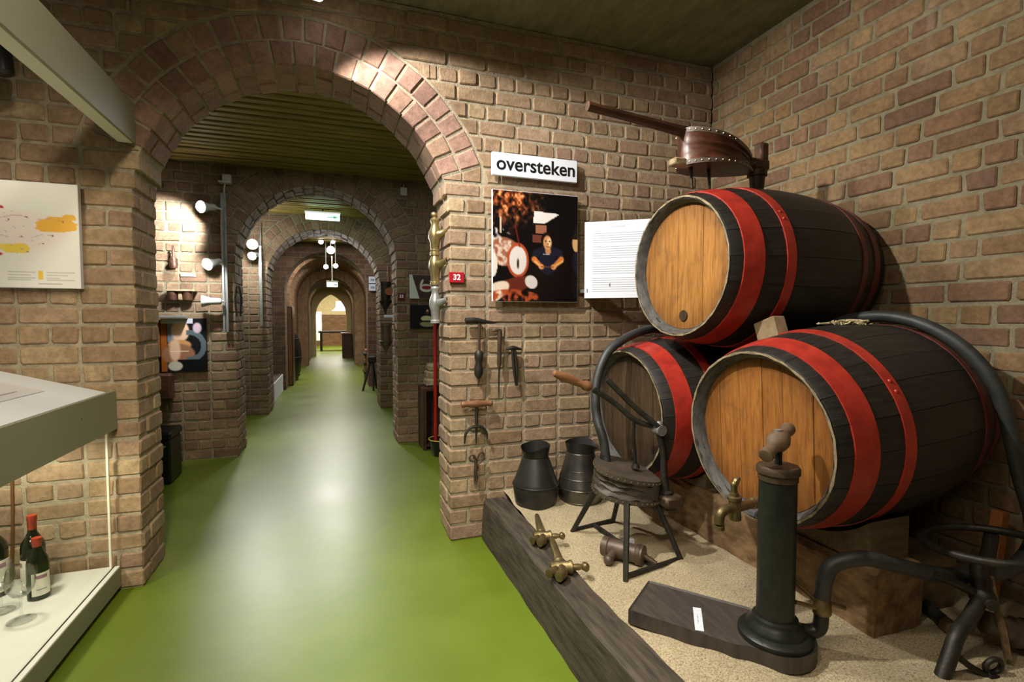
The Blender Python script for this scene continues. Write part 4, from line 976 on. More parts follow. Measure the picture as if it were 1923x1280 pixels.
def cellar(U, V):
    C = np.zeros(U.shape + (3,)) + np.array([10, 8, 8]) / 255
    n = fnoise(U, V, 26, 3) * .6 + fnoise(U, V, 50, 4) * .4
    m1 = np.clip((1 - V * 2.9) * 1.6, 0, 1) * np.clip((.62 - U) * 3.2, 0, 1)
    C = blend(C, m1 * np.clip((n - .3) * 2.2, 0, 1), (196, 92, 40)); C = blend(C, m1 * np.clip((n - .62) * 5, 0, 1), (240, 170, 110))
    C = blend(C, np.clip((n - .45) * 3, 0, 1) * np.clip((.5 - U) * 2, 0, 1) * np.clip((V - .2) * 6, 0, 1) * np.clip((.5 - V) * 6, 0, 1) * .5, (120, 46, 26))
    C = blend(C, ell(U, V, .12, .55, .2, .13, .1, .1) , (150, 90, 66)); C = blend(C, ell(U, V, .12, .55, .2, .13, .1, .1) * np.clip((n - .45) * 4, 0, 1), (214, 190, 170))
    C = blend(C, ell(U, V, .285, .625, .125, .16, .06), (176, 74, 40)); C = blend(C, ell(U, V, .285, .625, .10, .13, .06), (222, 214, 208))
    C = blend(C, ell(U, V, .285, .655, .012, .05, .3), (60, 40, 34)); C = blend(C, ell(U, V, .0, .67, .05, .11, .08), (226, 214, 200))
    C = blend(C, ell(U, V, .22, .86, .26, .07, .1, -.25), (98, 40, 26)); C = blend(C, ell(U, V, .0, .93, .2, .08, .1, -.45), (228, 208, 186))
    C = blend(C, ell(U, V, .44, .82, .075, .06, .1, .3), (216, 208, 202)); C = blend(C, ell(U, V, .22, .97, .32, .08, .12) * np.clip((n - .3) * 3, 0, 1), (172, 74, 40))
    C = blend(C, ((U > .49) & (U < .62) & (V > .29) & (V < .37)) * .9, (170, 110, 84)); C = blend(C, ((U > .45) & (U < .6) & (V > .38) & (V < .45)) * .7, (150, 80, 60))
    bag = (V > .185 - .02 + .05 * (U - .47)) & (V < .275) & (U > .47 + (V - .2) * -.1) & (U < .74 - (V - .2) * 1.9); C = blend(C, bag * 1., (232, 226, 222))
    def seg(a, b, r0, r1, soft=.012):
        t = np.clip(((U - a[0]) * (b[0] - a[0]) + (V - a[1]) * (b[1] - a[1]) * 1.4) / ((b[0] - a[0]) ** 2 + (b[1] - a[1]) ** 2 * 1.4 + 1e-9), 0, 1)
        d = np.hypot(U - a[0] - t * (b[0] - a[0]), (V - a[1] - t * (b[1] - a[1])) * 1.18); return np.clip((r0 + (r1 - r0) * t - d) / soft + .5, 0, 1)
    shirt = np.maximum.reduce([ell(U, V, .635, .60, .10, .15, .1), seg((.545, .535), (.73, .535), .045, .045), seg((.60, .66), (.67, .66), .08, .08)])
    C = blend(C, seg((.56, .72), (.70, .72), .09, .09) , (13, 11, 12)); C = blend(C, shirt, (24, 26, 42))
    for a, b, c_ in (((.50, .55), (.475, .61), (.56, .675)), ((.775, .54), (.80, .60), (.705, .675))):
        C = blend(C, seg(a, b, .04, .034), (26, 28, 44)); C = blend(C, seg(b, c_, .032, .022), (206, 120, 58)); C = blend(C, seg((b[0] + .012, b[1] + .02), c_, .012, .010), (240, 176, 104)); C = blend(C, ell(U, V, c_[0], c_[1], .032, .024, .3), (226, 154, 92))
    C = blend(C, seg((.56, .675), (.70, .675), .006, .006), (120, 60, 34))
    C = blend(C, seg((.63, .48), (.64, .53), .03, .034), (190, 130, 84)); C = blend(C, ell(U, V, .618, .425, .062, .07, .12), (24, 16, 12)); C = blend(C, ell(U, V, .632, .45, .05, .066, .15), (204, 148, 98))
    C = blend(C, ell(U, V, .65, .445, .022, .04, .5), (242, 206, 156)); C = blend(C, np.maximum(ell(U, V, .612, .437, .012, .006, .5), ell(U, V, .656, .437, .012, .006, .5)), (64, 36, 24)); C = blend(C, ell(U, V, .637, .462, .008, .012, .5), (168, 110, 74)); C = blend(C, ell(U, V, .637, .487, .02, .005, .5), (120, 60, 44))
    C = blend(C, ((abs(V - .56) < .005) & (U > .58) & (U < .66)) * (.5 + .5 * (np.sin(U * 400) > -.2)), (200, 202, 214))
    C = blend(C, seg((.25, .30), (.305, .5), .007, .007), (110, 34, 24)); C = blend(C, ell(U, V, .03, .40, .16, .06, .2) * np.clip((n - .5) * 5, 0, 1), (200, 190, 186))
    C = blend(C, ell(U, V, .985, .44, .05, .085, .12), (214, 168, 112)); C = blend(C, ell(U, V, 1.0, .40, .06, .05, .15) * (V < .41), (26, 18, 14)); C = blend(C, ell(U, V, 1.0, .62, .07, .1, .1), (20, 22, 32))
    C = blend(C, ((abs(U - .085) < .008) & (V > .24) & (V < .38)) * .9, (226, 200, 170)); return C
print_face('print', ph, (.848, YW - .0445, 1.974), (1, 0, 0), (0, 0, 1), .524, .619, 110, 130, cellar)
# text plate on a stalk
tr = Vector((.80, -.60, 0)); tp0 = Vector((1.392, 2.675, 0))
tx = thing('text_plate', 'white printed text plate partly hidden by the top barrel', 'sign', (1.55, 2.56, 1.375))
def tface(u_, z, d=0): return Vector((tp0.x, tp0.y, z)) + tr * u_ + Vector((-.6, -.8, 0)) * d
m = MB(); P = [(0, 1.376), (.40, 1.376), (.40, 1.815), (0, 1.815)]; m.prism(P, lambda u_, v_, d: tuple(tface(u_, v_, d)), .004, -.004); part('plate', m, M_WHITE, tx, False)
m = MB(); m.cyl(tface(.16, 1.45, -.004), tface(.16, 1.45, -.004) + Vector((0, .1, 0)), .02, None, 10); m.box((1.4, 2.66, 1.41), (1.56, 2.776, 1.43)); part('bracket', m, M_STEEL, tx, False)
m = MB()
for k in range(27):
    z = 1.745 - .0128 * k
    if k in (5, 12, 19): continue
    q = [tface(.045, z, .0044), tface(.36 - .03 * ((k * 7) % 5) * .2, z, .0044)]; m.add([q[0], q[1], q[1] + Vector((0, 0, .0026)), q[0] + Vector((0, 0, .0026))], [(0, 1, 2, 3)])
part('text_lines', m, M_GREYLN, tx, False, kind='stuff')
text('overstekend', .016, tx, M_GREYLN, face_M(tface(.19, 1.782, .0042), tr, (0, 0, 1)), .0002)
n32 = thing('number_plate', "red number plate reading '32' beside the jamb", 'number plate', (.648, YW - .008, 1.452))
m = MB(); m.box((.607, YW - .018, 1.454), (.690, YW, 1.512), .002); part('plate', m, M_REDPL, n32, False)
text('32', .043, n32, M_WHITE, face_M((.648, YW - .0185, 1.483), (1, 0, 0), (0, 0, 1)), .0004, .0012)

# ------------------------------------------------------------------ cooper's tools hanging on the wall below
Y0 = 2.735
t1 = thing('cooper_hammer', 'iron T-headed tool with dark bulbous grip, leftmost of the three hanging tools', 'tool', (.775, Y0, .88))
m = MB(); m.tube([(.69, Y0, 1.245), (.74, Y0, 1.247), (.775, Y0, 1.243)], [.016, .017, .015], 10, 2); m.tube([(.775, Y0, 1.243), (.83, Y0, 1.236), (.872, Y0, 1.232)], [.015, .009, .003], 10, 2); part('head', m, M_IRON, t1)
m = MB(); m.tube([(.77, Y0, 1.24), (.768, Y0, 1.07)], .008, 8, 1, False); part('shaft', m, M_RUST, t1)
m = MB(); m.lathe([(.016, 0), (.026, .015), (.024, .045), (.017, .065), (.026, .1), (.024, .13), (.014, .15)], (.768, Y0, 1.078), (-.03, 0, -1), 14); part('grip', m, M_IRON, t1)
m = MB(); m.tube([(.764, Y0, .93), (.764, Y0, .905), (.762, Y0, .88)], [.009, .006, .004], 8, 1, False); part('tip', m, M_RUST, t1)
t2 = thing('auger', 'long thin iron auger, middle of the three hanging tools', 'tool', (.885, Y0, .8))
m = MB(); m.tube([(.845, Y0, 1.185), (.87, Y0, 1.192), (.90, Y0, 1.188)], [.005, .009, .008], 8, 2); part('head', m, M_RUST, t2)
m = MB(); m.lathe([(.013, 0), (.014, .03), (.012, .08), (.0135, .19), (.008, .21)], (.89, Y0, 1.19), (-.02, 0, -1), 10); part('sleeve', m, M_RUST, t2)
m = MB(); m.tube([(.886, Y0, .985), (.884, Y0, .88), (.885, Y0, .80)], [.006, .005, .002], 8, 2); part('bit', m, M_IRON, t2)
t3 = thing('cooper_chisel', 'short iron hammer with forked blade, rightmost of the three hanging tools', 'tool', (.98, Y0, .87))
m = MB(); m.tube([(.93, Y0, 1.083), (.97, Y0, 1.09), (1.02, Y0, 1.08)], [.007, .013, .006], 8, 3); part('head', m, M_IRON, t3)
for dx in (-.008, .008):
    m = MB(); m.tube([(.972 + dx, Y0, 1.085), (.982 + dx, Y0, .98), (.992 + dx * .6, Y0, .872)], [.008, .009, .006], 8, 2); part('blade', m, M_IRON, t3)
t4 = thing('bung_extractor', 'wooden-handled two-pronged iron extractor hanging below the tools', 'tool', (.755, Y0, .59))
m = MB(); m.lathe([(.014, 0), (.019, .01), (.014, .03), (.02, .06), (.022, .09), (.019, .12), (.014, .15), (.019, .17), (.013, .18)], (.665, Y0, .781), (1, 0, -.01), 12); part('grip', m, M_WOODM, t4)
m = MB(); m.tube([(.754, Y0, .775), (.752, Y0, .68), (.75, Y0, .6), (.749, Y0, .555)], [.009, .01, .006, .003], 8, 2); part('spike', m, M_IRON, t4)
m = MB(); m.tube([(.683, Y0, .56), (.69, Y0, .615), (.72, Y0, .648), (.752, Y0, .652), (.785, Y0, .645), (.81, Y0, .61), (.815, Y0, .575)], [.004, .008, .009, .01, .009, .008, .004], 8, 4); part('prong', m, M_IRON, t4)
t5 = thing('looped_pliers', 'small twisted iron tool with two loops, lowest on the wall', 'tool', (.745, Y0, .33))
m = MB(); m.torus((.728, Y0, .475), (0, 1, 0), .017, .005, 18, 6); part('loop', m, M_RUST, t5)
m = MB(); m.tube([(.75, Y0, .45), (.765, Y0, .49), (.785, Y0, .503), (.795, Y0, .48), (.775, Y0, .45), (.748, Y0, .43)], .0055, 8, 4); part('loop', m, M_RUST, t5)
m = MB(); m.tube([(.745, Y0, .47), (.748, Y0, .42), (.744, Y0, .385), (.742, Y0, .33)], [.008, .011, .009, .006], 8, 3); m.tube([(.744, Y0 - .006, .39), (.756, Y0 - .006, .36), (.742, Y0 - .004, .325)], .006, 8, 3); part('jaw', m, M_RUST, t5)
# nails the tools hang from reach the wall
for root_, x, z in ((t1, .775, 1.245), (t2, .886, 1.19), (t3, .972, 1.087), (t4, .755, .78), (t5, .745, .47)):
    m = MB(); m.cyl((x, Y0 - .012, z + .004), (x, YW + .006, z), .004, None, 8); part('nail', m, M_IRON, root_)

# brass taps hanging on the right jamb of the near arch
xj = CX + RA
for k, (yy, zt, s, mt, lab) in enumerate(((2.93, 1.79, .8, M_BRASSB, 'bright brass tap, uppermost in the column on the arch jamb'), (2.93, 1.62, .8, M_BRASSB, 'brass tap second from the top on the arch jamb'), (2.925, 1.40, .85, M_STEEL, 'grey metal tap, lowest on the arch jamb beside the red number'))):
    r = thing('jamb_tap', lab, 'tap', (xj - .045, yy, zt - .15))
    xt = xj - .05
    m = MB(); m.lathe([(.016, .045), (.027, .03), (.02, .01), (.024, -.01), (.034, -.035), (.037, -.07), (.028, -.095), (.023, -.15), (.029, -.155), (.029, -.17)], (xt, yy, zt), (0, 0, 1), 14); part('body', m, mt, r)
    m = MB(); m.lathe([(.022, 0), (.027, .03), (.019, .045), (.016, .085), (.02, .10), (.013, .101), (.012, .07)], (xt, yy, zt - .06), (.55, -.8, .25) if k else (.7, -.6, .3), 12); part('spout', m, mt, r)
    m = MB(); m.ball((xt - .004, yy, zt + .062), .018, 8, 6); m.cyl((xt, yy, zt + .03), (xt, yy, zt + .06), .011, None, 8); part('key', m, mt, r)
    m = MB(); m.cyl((xj - .045, yy + .01, zt - .03), (xj + .01, yy + .01, zt - .03), .005, None, 8); part('hook', m, M_IRON, r)

# ------------------------------------------------------------------ display case on the left
XF = -.83
cb = thing('canopy_beam', 'long cream lacquered canopy beam over the display case', 'canopy', (-.862, 1.1, 2.046))
m = MB(); m.box((XF, -.6, 2.046), (XF - .012, 2.768, 2.222), .001); part('fascia', m, M_FASCIA, cb, False)
m = MB(); m.box((XF - .012, -.6, 2.046), (XF - .068, 2.768, 2.062), .001); m.box((XF - .012, -.6, 2.2), (XF - .068, 2.768, 2.222), .001); part('soffit', m, M_CREAM, cb, False, label='underside of the beam, lightened in its colour as if lit')
sl = thing('spot_lamp', 'black spotlight under the canopy beam, cut off at the left edge', 'lamp', (-1.21, 2.6, 2.2))
m = MB(); m.lathe([(.02, -.03), (.034, -.02), (.036, .06), (.028, .085)], (-1.205, 2.58, 2.235), (-.15, .1, 1), 14); part('lamp_head', m, M_BLKPL, sl)
m = MB(); m.cyl((-1.22, 2.59, 2.31), (-1.22, 2.6, 2.903), .012, None, 8); part('stem', m, M_BLKPL, sl)
XT = -.932
tr_ = thing('reading_panel', 'slanted white reading panel with shade-toned front fascia at left', 'panel', (-1.35, 1.2, .75))
m = MB(); m.box((XT, -.6, .755), (XT - .018, 2.762, .93), .001); part('fascia', m, M_FASCIA, tr_, False)
slope = .295
m = MB(); m.prism([(XT - .018, .905), (XT - .018, .922), (XT - .80, .922 + .78 * slope), (XT - .80, .905 + .78 * slope)], lambda u_, v_, d: (u_, d, v_), -.6, 2.74); part('top', m, M_WHITE, tr_, False)
up_ = Vector((-1, 0, slope)).normalized()
m = MB(); q = Vector((XT - .16, 1.35, .9225 + .142 * slope)); nn = Vector((slope, 0, 1)).normalized() * .0015
A = [q + nn, q + Vector((0, 1.18, 0)) + nn, q + Vector((0, 1.18, 0)) + up_ * .5 + nn, q + up_ * .5 + nn]; m.add(A, [(0, 1, 2, 3)]); sh = part('text_sheet', m, surf('pale_grey_sheet', srgb(212, 212, 216), None, .4), tr_, False)
m = MB()
for k in range(22):
    a = q + up_ * (.04 + .02 * k) + Vector((0, .1, 0)) + nn * 1.6
    for s0, s1 in ((0, .42), (.52, .98 - .1 * (k % 3))): m.add([a + Vector((0, s0, 0)), a + Vector((0, s1, 0)), a + Vector((0, s1, 0)) + up_ * .006, a + Vector((0, s0, 0)) + up_ * .006], [(0, 1, 2, 3)])
part('text_lines', m, M_GREYLN, sh, False, kind='stuff')
m = MB(); m.cyl((XT + .0004, 2.42, .862), (XT + .002, 2.42, .862), .003, None, 8); part('screw', m, M_RUST, tr_)
m = MB(); m.box((-1.72, -.6, 0), (-1.66, 2.74, .93)); part('rear_support', m, M_FASCIA, tr_, False)
pl = thing('display_plinth', 'low white plinth carrying the bottles and glasses', 'plinth', (-1.3, 1.1, 0))
m = MB(); m.box((-.938, -.6, .03), (-1.66, 2.762, .122), .0015); part('top', m, M_PLINTH, pl, False)
m = MB(); m.box((-.936, -.6, .028), (-.940, 2.763, .118)); part('fascia', m, M_FASCIA, pl, False)
m = MB(); m.box((-.957, -.6, .1221), (-.963, 2.76, .1228)); part('groove', m, M_IRON, pl, False)
m = MB(); m.box((-1.04, -.6, 0), (-1.64, 2.76, .03)); part('recessed_base', m, M_BLACK, pl, False)
m = MB(); m.box((-.964, -.5, .1229), (-.972, 2.752, .79)); gpn = single('glass_panel', m, M_PANE, 'clear glass pane standing along the plinth edge', 'glass panel', False)
m = MB(); m.box((-.9635, 2.742, .1231), (-.9725, 2.753, .789), .001); part('edge_seal', m, M_CREAM, gpn, False)
mp = thing('map_board', 'white map board with orange regions and thin red routes', 'map', (-1.3, YW - .02, 1.386))
m = MB(); m.box((-1.95, YW - .032, 1.386), (-1.04, YW - .004, 1.836), .001); part('board', m, M_WHITE, mp, False)
def mapf(U, V):
    C = np.zeros(U.shape + (3,)) + np.array([232, 231, 226]) / 255; n = fnoise(U, V, 14, 5)
    C = blend(C, ell(U, V, .72, .47, .25, .2, .25) * (.35 + .3 * n), (236, 214, 210))
    for (cx_, cy_, rx, ry, ro, col) in ((.915, .40, .075, .075, -.3, (236, 180, 74)), (.965, .32, .025, .03, 0, (236, 180, 74)), (.76, .63, .05, .045, -.3, (236, 206, 90)), (.70, .62, .02, .03, 0, (240, 214, 110)), (.5, .45, .06, .08, 0, (236, 190, 90))):
        wob = .25 * (fnoise(U, V, 26, 8) - .5) + .2 * (fnoise(U, V, 55, 18) - .5); C = blend(C, ((np.abs((U - cx_) / rx) ** 3 + np.abs((V - cy_ - ro * .2 * (U - cx_)) / ry) ** 3) ** (1 / 3) + wob < 1) * 1., col)
    g = np.random.default_rng(5); P = np.array([[.71, .25], [.66, .34], [.80, .33], [.735, .36], [.78, .52], [.86, .58], [.80, .66], [.70, .69], [.62, .5], [.66, .42], [.94, .36], [.9, .50], [.55, .6], [.5, .3], [.4, .5]])
    for i in range(len(P)):
        for j in range(i):
            d = np.hypot(*(P[i] - P[j]))
            if d < .2:
                t = np.clip(((U - P[i, 0]) * (P[j, 0] - P[i, 0]) + (V - P[i, 1]) * (P[j, 1] - P[i, 1])) / d ** 2, 0, 1)
                dd = np.hypot(U - P[i, 0] - t * (P[j, 0] - P[i, 0]), (V - P[i, 1] - t * (P[j, 1] - P[i, 1])) * .6 + .008 * np.sin(t * 6)); C = blend(C, (dd < .0022) * .55, (176, 140, 150))
        C = blend(C, (np.hypot(U - P[i, 0], (V - P[i, 1]) * .55) < (.008 if i in (0, 7) else .004)) * 1., (186, 60, 76) if i in (0, 7, 10) else (110, 70, 80))
    for k in range(4):
        y = .855 + .025 * k; C = blend(C, ((abs(V - y) < .004) & (U > .725) & (U < .83 - .02 * (k % 2))) * .5, (150, 150, 150)); C = blend(C, ((abs(V - y) < .004) & (U > .87) & (U < .98 - .03 * (k % 3))) * .5, (150, 150, 140))
    C = blend(C, ((V > .843) & (V < .925) & (U > .838) & (U < .858)) * 1., (236, 196, 70)); C = blend(C, ((abs(V - .965) < .004) & (U > .838) & (U < .93)) * .6, (130, 130, 130)); return C
print_face('print', mp, (-1.948, YW - .0325, 1.834), (1, 0, 0), (0, 0, 1), .906, .446, 220, 110, mapf)
m = MB(); m.tube([(-1.315, 2.765, .80), (-1.318, 2.765, .5), (-1.322, 2.765, .35), (-1.33, 2.76, .125)], .006, 8, 3); single('power_cable', m, M_CABLE, 'thin brown cable hanging down the wall behind the bottles', 'cable')

def bottle(label, x, y, s=1.0, r=.037, capm=M_CAPR, h=.3, lab=True, face=-1.2):
    z = .1225; R = thing('wine_bottle', label, 'bottle', (x, y, z)); hb = h * .58
    m = MB(); m.lathe([(r * .8, 0), (r, .006), (r, hb), (r * .93, hb + .02), (r * .62, hb + .045), (.0155, hb + .065), (.014, h - .02), (.016, h - .018), (.016, h)], (x, y, z), (0, 0, 1), 28); part('body', m, M_BOTTLE, R)
    m = MB(); m.lathe([(.0152, h - .075), (.0152, h - .022), (.0168, h - .02), (.0168, h + .001)], (x, y, z), (0, 0, 1), 20); part('capsule', m, capm, R)
    if lab:
        def lab_(z0, z1, a0, a1, mt, nm, rr):
            m = MB(); k = 12; v = []
            for i in range(k + 1):
                a = a0 + (a1 - a0) * i / k
                for zz in (z0, z1): v.append((x + math.cos(a) * rr, y + math.sin(a) * rr, z + zz))
            m.add(v, [(2 * i, 2 * i + 2, 2 * i + 3, 2 * i + 1) for i in range(k)]); return part(nm, m, mt, R)
        lab_(.02, hb * .78, face - .9, face + .9, M_LBL, 'paper_label', r + .0006)
        lab_(hb * .62, hb * .72, face - .6, face + .5, surf('label_print_mauve', srgb(150, 110, 120), None, .7), 'label_print', r + .0010)
        lab_(hb * .30, hb * .33, face - .5, face + .4, M_GREYLN, 'label_print', r + .0010)
    return R
bottle('dark wine bottle with red capsule, taller one at the rear', -1.189, 2.62, h=.318, r=.040, face=-2.6)
bottle('small dark wine bottle with red capsule and cream label in front', -1.143, 2.548, h=.246, r=.036, face=-.85)
bottle('stout dark wine bottle with cream label at the left edge', -1.33, 2.63, h=.33, r=.052, capm=M_BLACK, face=-.7)
def wineglass(label, x, y, h=.19, rb=.045, rf=.041, lean=(0, 0, 1)):
    z = .1228; R = thing('wine_glass', label, 'glass', (x, y, z)); ax_ = Vector(lean).normalized()
    m = MB(); m.lathe([(rf, 0), (rf, .002), (rf * .5, .005), (.006, .012), (.004, .03), (.004, h * .42), (.008, h * .45)], (x, y, z), ax_, 24); part('stem_and_foot', m, M_GLASS, R)
    m = MB(); b = h * .45; k = h - b
    m.lathe([(.006, b), (rb * .55, b + k * .08), (rb * .9, b + k * .3), (rb, b + k * .5), (rb * .93, b + k * .75), (rb * .8, b + k), (rb * .78, b + k), (rb * .91, b + k * .75), (rb * .975, b + k * .5), (rb * .87, b + k * .32), (rb * .5, b + k * .11), (.002, b + k * .06)], (x, y, z), ax_, 28, False); part('bowl', m, M_GLASS, R)
wineglass('clear wine glass standing nearest the plinth edge', -1.118, 2.37, .20, .046, .043)
wineglass('clear wine glass behind, close to the stout bottle', -1.225, 2.47, .19, .045, .041)
# visible ceiling spotlight above the arch
cs = thing('ceiling_spot', 'small lit spotlight on the ceiling above the arch', 'lamp', (-.06, 2.6, 2.72))
m = MB(); m.lathe([(.03, 0), (.034, .05), (.02, .09)], (-.045, 2.58, 2.745), (-.35, .1, 1), 16); part('lamp_head', m, M_WPL, cs)
m = MB(); m.cyl((-.09, 2.59, 2.80), (-.09, 2.59, 2.912), .008, None, 8); part('stem', m, M_WPL, cs)
m = MB(); m.ball((-.043, 2.579, 2.742), .024, 12, 8, (1, 1, .6)); part('bulb', m, M_BULB, cs)

# ------------------------------------------------------------------ first passage bay
YB = 5.165
def spot_head(root, p, d, bulb=True, mt=M_WPL, s=1.0):
    d = Vector(d).normalized(); p = Vector(p)
    m = MB(); m.lathe([(.02 * s, -.11 * s), (.028 * s, -.10 * s), (.03 * s, -.03 * s), (.05 * s, .03 * s), (.052 * s, .04 * s)], p, d, 16); h = part('lamp_head', m, mt, root)
    if bulb: m = MB(); m.ball(p + d * .035 * s, .042 * s, 12, 8); part('bulb', m, M_BULB, h)
    return h
pole = thing('lamp_pole', 'grey wall track pole with three spotlights on the nearer left pier', 'lamp', (-.89, 5.1, 1.14))
m = MB(); m.box((-.915, 5.09, 1.14), (-.897, 5.115, 2.36), .002); m.box((-.889, 5.09, 1.14), (-.871, 5.115, 2.36), .002); m.box((-.912, 5.105, 1.142), (-.875, 5.12, 2.358)); part('rail', m, M_STEEL, pole, False)
m = MB(); m.box((-.905, 5.115, 1.3), (-.88, 5.18, 1.32)); m.box((-.905, 5.115, 2.2), (-.88, 5.18, 2.22)); part('wall_bracket', m, M_STEEL, pole, False)
m = MB(); m.tube([(-.89, 5.11, 2.36), (-.885, 5.12, 2.42), (-.87, 5.13, 2.49)], .006, 8, 3); part('cable', m, M_WPL, pole)
for (hx, hz, dr, bu) in ((-1.02, 2.215, (-.5, -.7, -.15), True), (-.985, 1.735, (-.45, -.7, -.25), True), (-1.02, 1.41, (-1, -.1, .0), False)):
    m = MB(); m.tube([(-.9, 5.1, hz), (-.95, 5.06, hz + .01), (hx + .04, 5.03, hz + .01)], .009, 8, 3); part('arm', m, M_WPL, pole)
    spot_head(pole, (hx, 5.02, hz), dr, bu)
spot('bay_wall_spot', (-1.02, 4.82, 2.2), (-1.36, 5.17, 2.0), 100, 75, .6, .03, COOL)
spot('bay_wall_spot', (-1.0, 4.72, 1.78), (-1.24, 5.17, 1.40), 40, 95, .7, .03, COOL)
m = MB(); m.box((-.9, 5.10, 2.46), (-.83, 5.165, 2.53), .006); m.box((-.93, 5.09, 2.452), (-.83, 5.165, 2.468), .003); single('junction_box', m, M_WPL, 'pale junction box above the track pole with three spotlights', 'junction box', False)
m = MB(); m.lathe([(.008, 0), (.009, .09), (.012, .095), (.03, .115), (.032, .17), (.026, .195)], (-1.29, YB - .04, 1.89), (.02, 0, -1), 14); m.cyl((-1.29, YB - .04, 1.86), (-1.29, YB + .006, 1.86), .004, None, 6); single('bottle_brush', m, M_WOODD, 'dark wooden paddle-shaped tool hanging on the brightly lit wall', 'tool')
m = MB(); m.box((-1.245, YB - .012, 1.628), (-1.13, YB - .002, 1.655)); single('caption_card', m, M_WHITE, 'small white caption card under the paddle-shaped tool', 'card', False)
wb = thing('wooden_wall_box', 'small pale wooden box with two dark cups on the bay wall', 'box', (-1.25, YB - .05, 1.42))
m = MB(); m.box((-1.34, YB - .10, 1.495), (-1.12, YB - .002, 1.51), .002); m.box((-1.255, YB - .07, 1.42), (-1.225, YB - .002, 1.495), .004); part('shelf', m, M_PALEWD, wb, False)
for x in (-1.30, -1.185):
    m = MB(); m.lathe([(.036, 0), (.04, .075)], (x, YB - .05, 1.42), (0, 0, 1), 16); part('cup', m, M_WOODD, wb)
sp_ = thing('still_photo', 'photograph of a copper still hanging below the wooden wall box', 'photograph', (-1.22, YB - .02, .8))
m = MB(); m.box((-1.40, YB - .03, .80), (-1.055, YB - .004, 1.262), .001); part('board', m, M_BLACK, sp_, False)
def still(U, V):
    C = np.zeros(U.shape + (3,)) + np.array([22, 22, 26]) / 255
    C = blend(C, (U < .12) * 1., (150, 82, 30)); C = blend(C, ((U > .14) & (U < .3) & (V < .45)) * 1., (112, 128, 140))
    C = blend(C, ell(U, V, .42, .24, .2, .2, .2), (238, 196, 160)); C = blend(C, ell(U, V, .4, .5, .26, .1, .2), (206, 150, 96)); C = blend(C, ell(U, V, .38, .68, .36, .2, .15), (154, 108, 78)); C = blend(C, ell(U, V, .3, .6, .12, .22, .4), (226, 184, 150))
    C = blend(C, (abs(np.hypot((U - .62) / 1, (V - .52) / .8) - .32) < .06) * (U > .55), (92, 104, 108)); C = blend(C, ((V < .09) & (U < .7)) * .9, (216, 216, 224)); C = blend(C, ell(U, V, .8, .18, .1, .1, .3), (206, 180, 190))
    C = blend(C, (V > .78) * (U > .35) * 1., (14, 15, 18)); C = blend(C, ell(U, V, .3, .9, .16, .09, .2), (196, 190, 170)); C = blend(C, ((abs(V - .62) < .012) & (U > .2) & (U < .6)) * 1., (246, 226, 190)); return C
print_face('print', sp_, (-1.399, YB - .0305, 1.261), (1, 0, 0), (0, 0, 1), .343, .46, 60, 80, still)
fs = thing('wooden_fixture', 'dark and orange wooden fitting beside the copper still photograph', 'fitting', (-1.38, YB - .1, .56))
m = MB(); m.box((-1.46, YB - .09, .93), (-1.405, YB - .002, 1.25), .004); part('upright', m, M_ORANGE, fs, False)
m = MB(); m.box((-1.46, YB - .12, .56), (-1.31, YB - .002, .79), .02); part('base', m, M_WOODD, fs, False)
m = MB(); m.box((-1.46, YB - .13, 1.265), (-1.19, YB - .035, 1.285), .003); part('top_bar', m, M_STEEL, fs, False)
bn = thing('metal_bin', 'black metal chest on the floor just behind the left jamb', 'chest', (-1.3, 4.6, 0))
m = MB(); m.box((-1.45, 4.46, 0), (-1.175, 4.76, .34), .012); part('body', m, M_BLKPL, bn, False)
m = MB(); m.box((-1.46, 4.45, .34), (-1.165, 4.77, .40), .014); part('lid', m, M_BLKPL, bn, False)
m = MB(); m.tube([(-1.3, 4.44, .30), (-1.25, 4.42, .27), (-1.2, 4.44, .30)], .006, 8, 3); part('handle', m, M_STEEL, bn)
tg = thing('iron_tongs', 'black iron tongs hanging at the edge of the nearer left pier', 'tool', (-.775, YB - .03, 1.28))
for dx in (-.014, .016):
    m = MB(); m.tube([(-.80 + dx * .6, YB - .03, 1.55), (-.80 + dx * 1.6, YB - .035, 1.44), (-.80 + dx, YB - .03, 1.28)], [.008, .01, .007], 8, 3); part('arm', m, M_IRON, tg)
m = MB(); m.cyl((-.80, YB - .04, 1.5), (-.83, YB + .03, 1.5), .006, None, 8); part('hook', m, M_IRON, tg)
# right side of the bay
YR = 5.165
sw = thing('swan_picture', 'picture of a white swan on dark brown, half hidden by the jamb', 'picture', (.89, YR - .02, 1.46))
m = MB(); m.box((.728, YR - .025, 1.462), (1.06, YR - .003, 1.70), .001); part('board', m, M_WHITE, sw, False)
def swan(U, V):
    C = np.zeros(U.shape + (3,)) + np.array([70, 54, 46]) / 255
    C = blend(C, (U < .07 + .22 * V) * 1., (206, 212, 204)); C = blend(C, ell(U, V, .5, .55, .2, .17, .1), (214, 216, 208)); C = blend(C, ell(U, V, .36, .33, .035, .16, .3, .3), (214, 216, 208)); C = blend(C, ell(U, V, .66, .35, .035, .14, .3, -.3), (214, 216, 208)); C = blend(C, ell(U, V, .51, .53, .15, .08, .15), (150, 40, 40)); return C
print_face('print', sw, (.729, YR - .0255, 1.699), (1, 0, 0), (0, 0, 1), .33, .236, 60, 44, swan)
gp = thing('goblet_picture', 'dark painting with pale bowl below the swan picture', 'picture', (.9, YR - .02, 1.16))
m = MB(); m.box((.731, YR - .025, 1.163), (1.06, YR - .003, 1.40), .001); part('board', m, M_BLACK, gp, False)
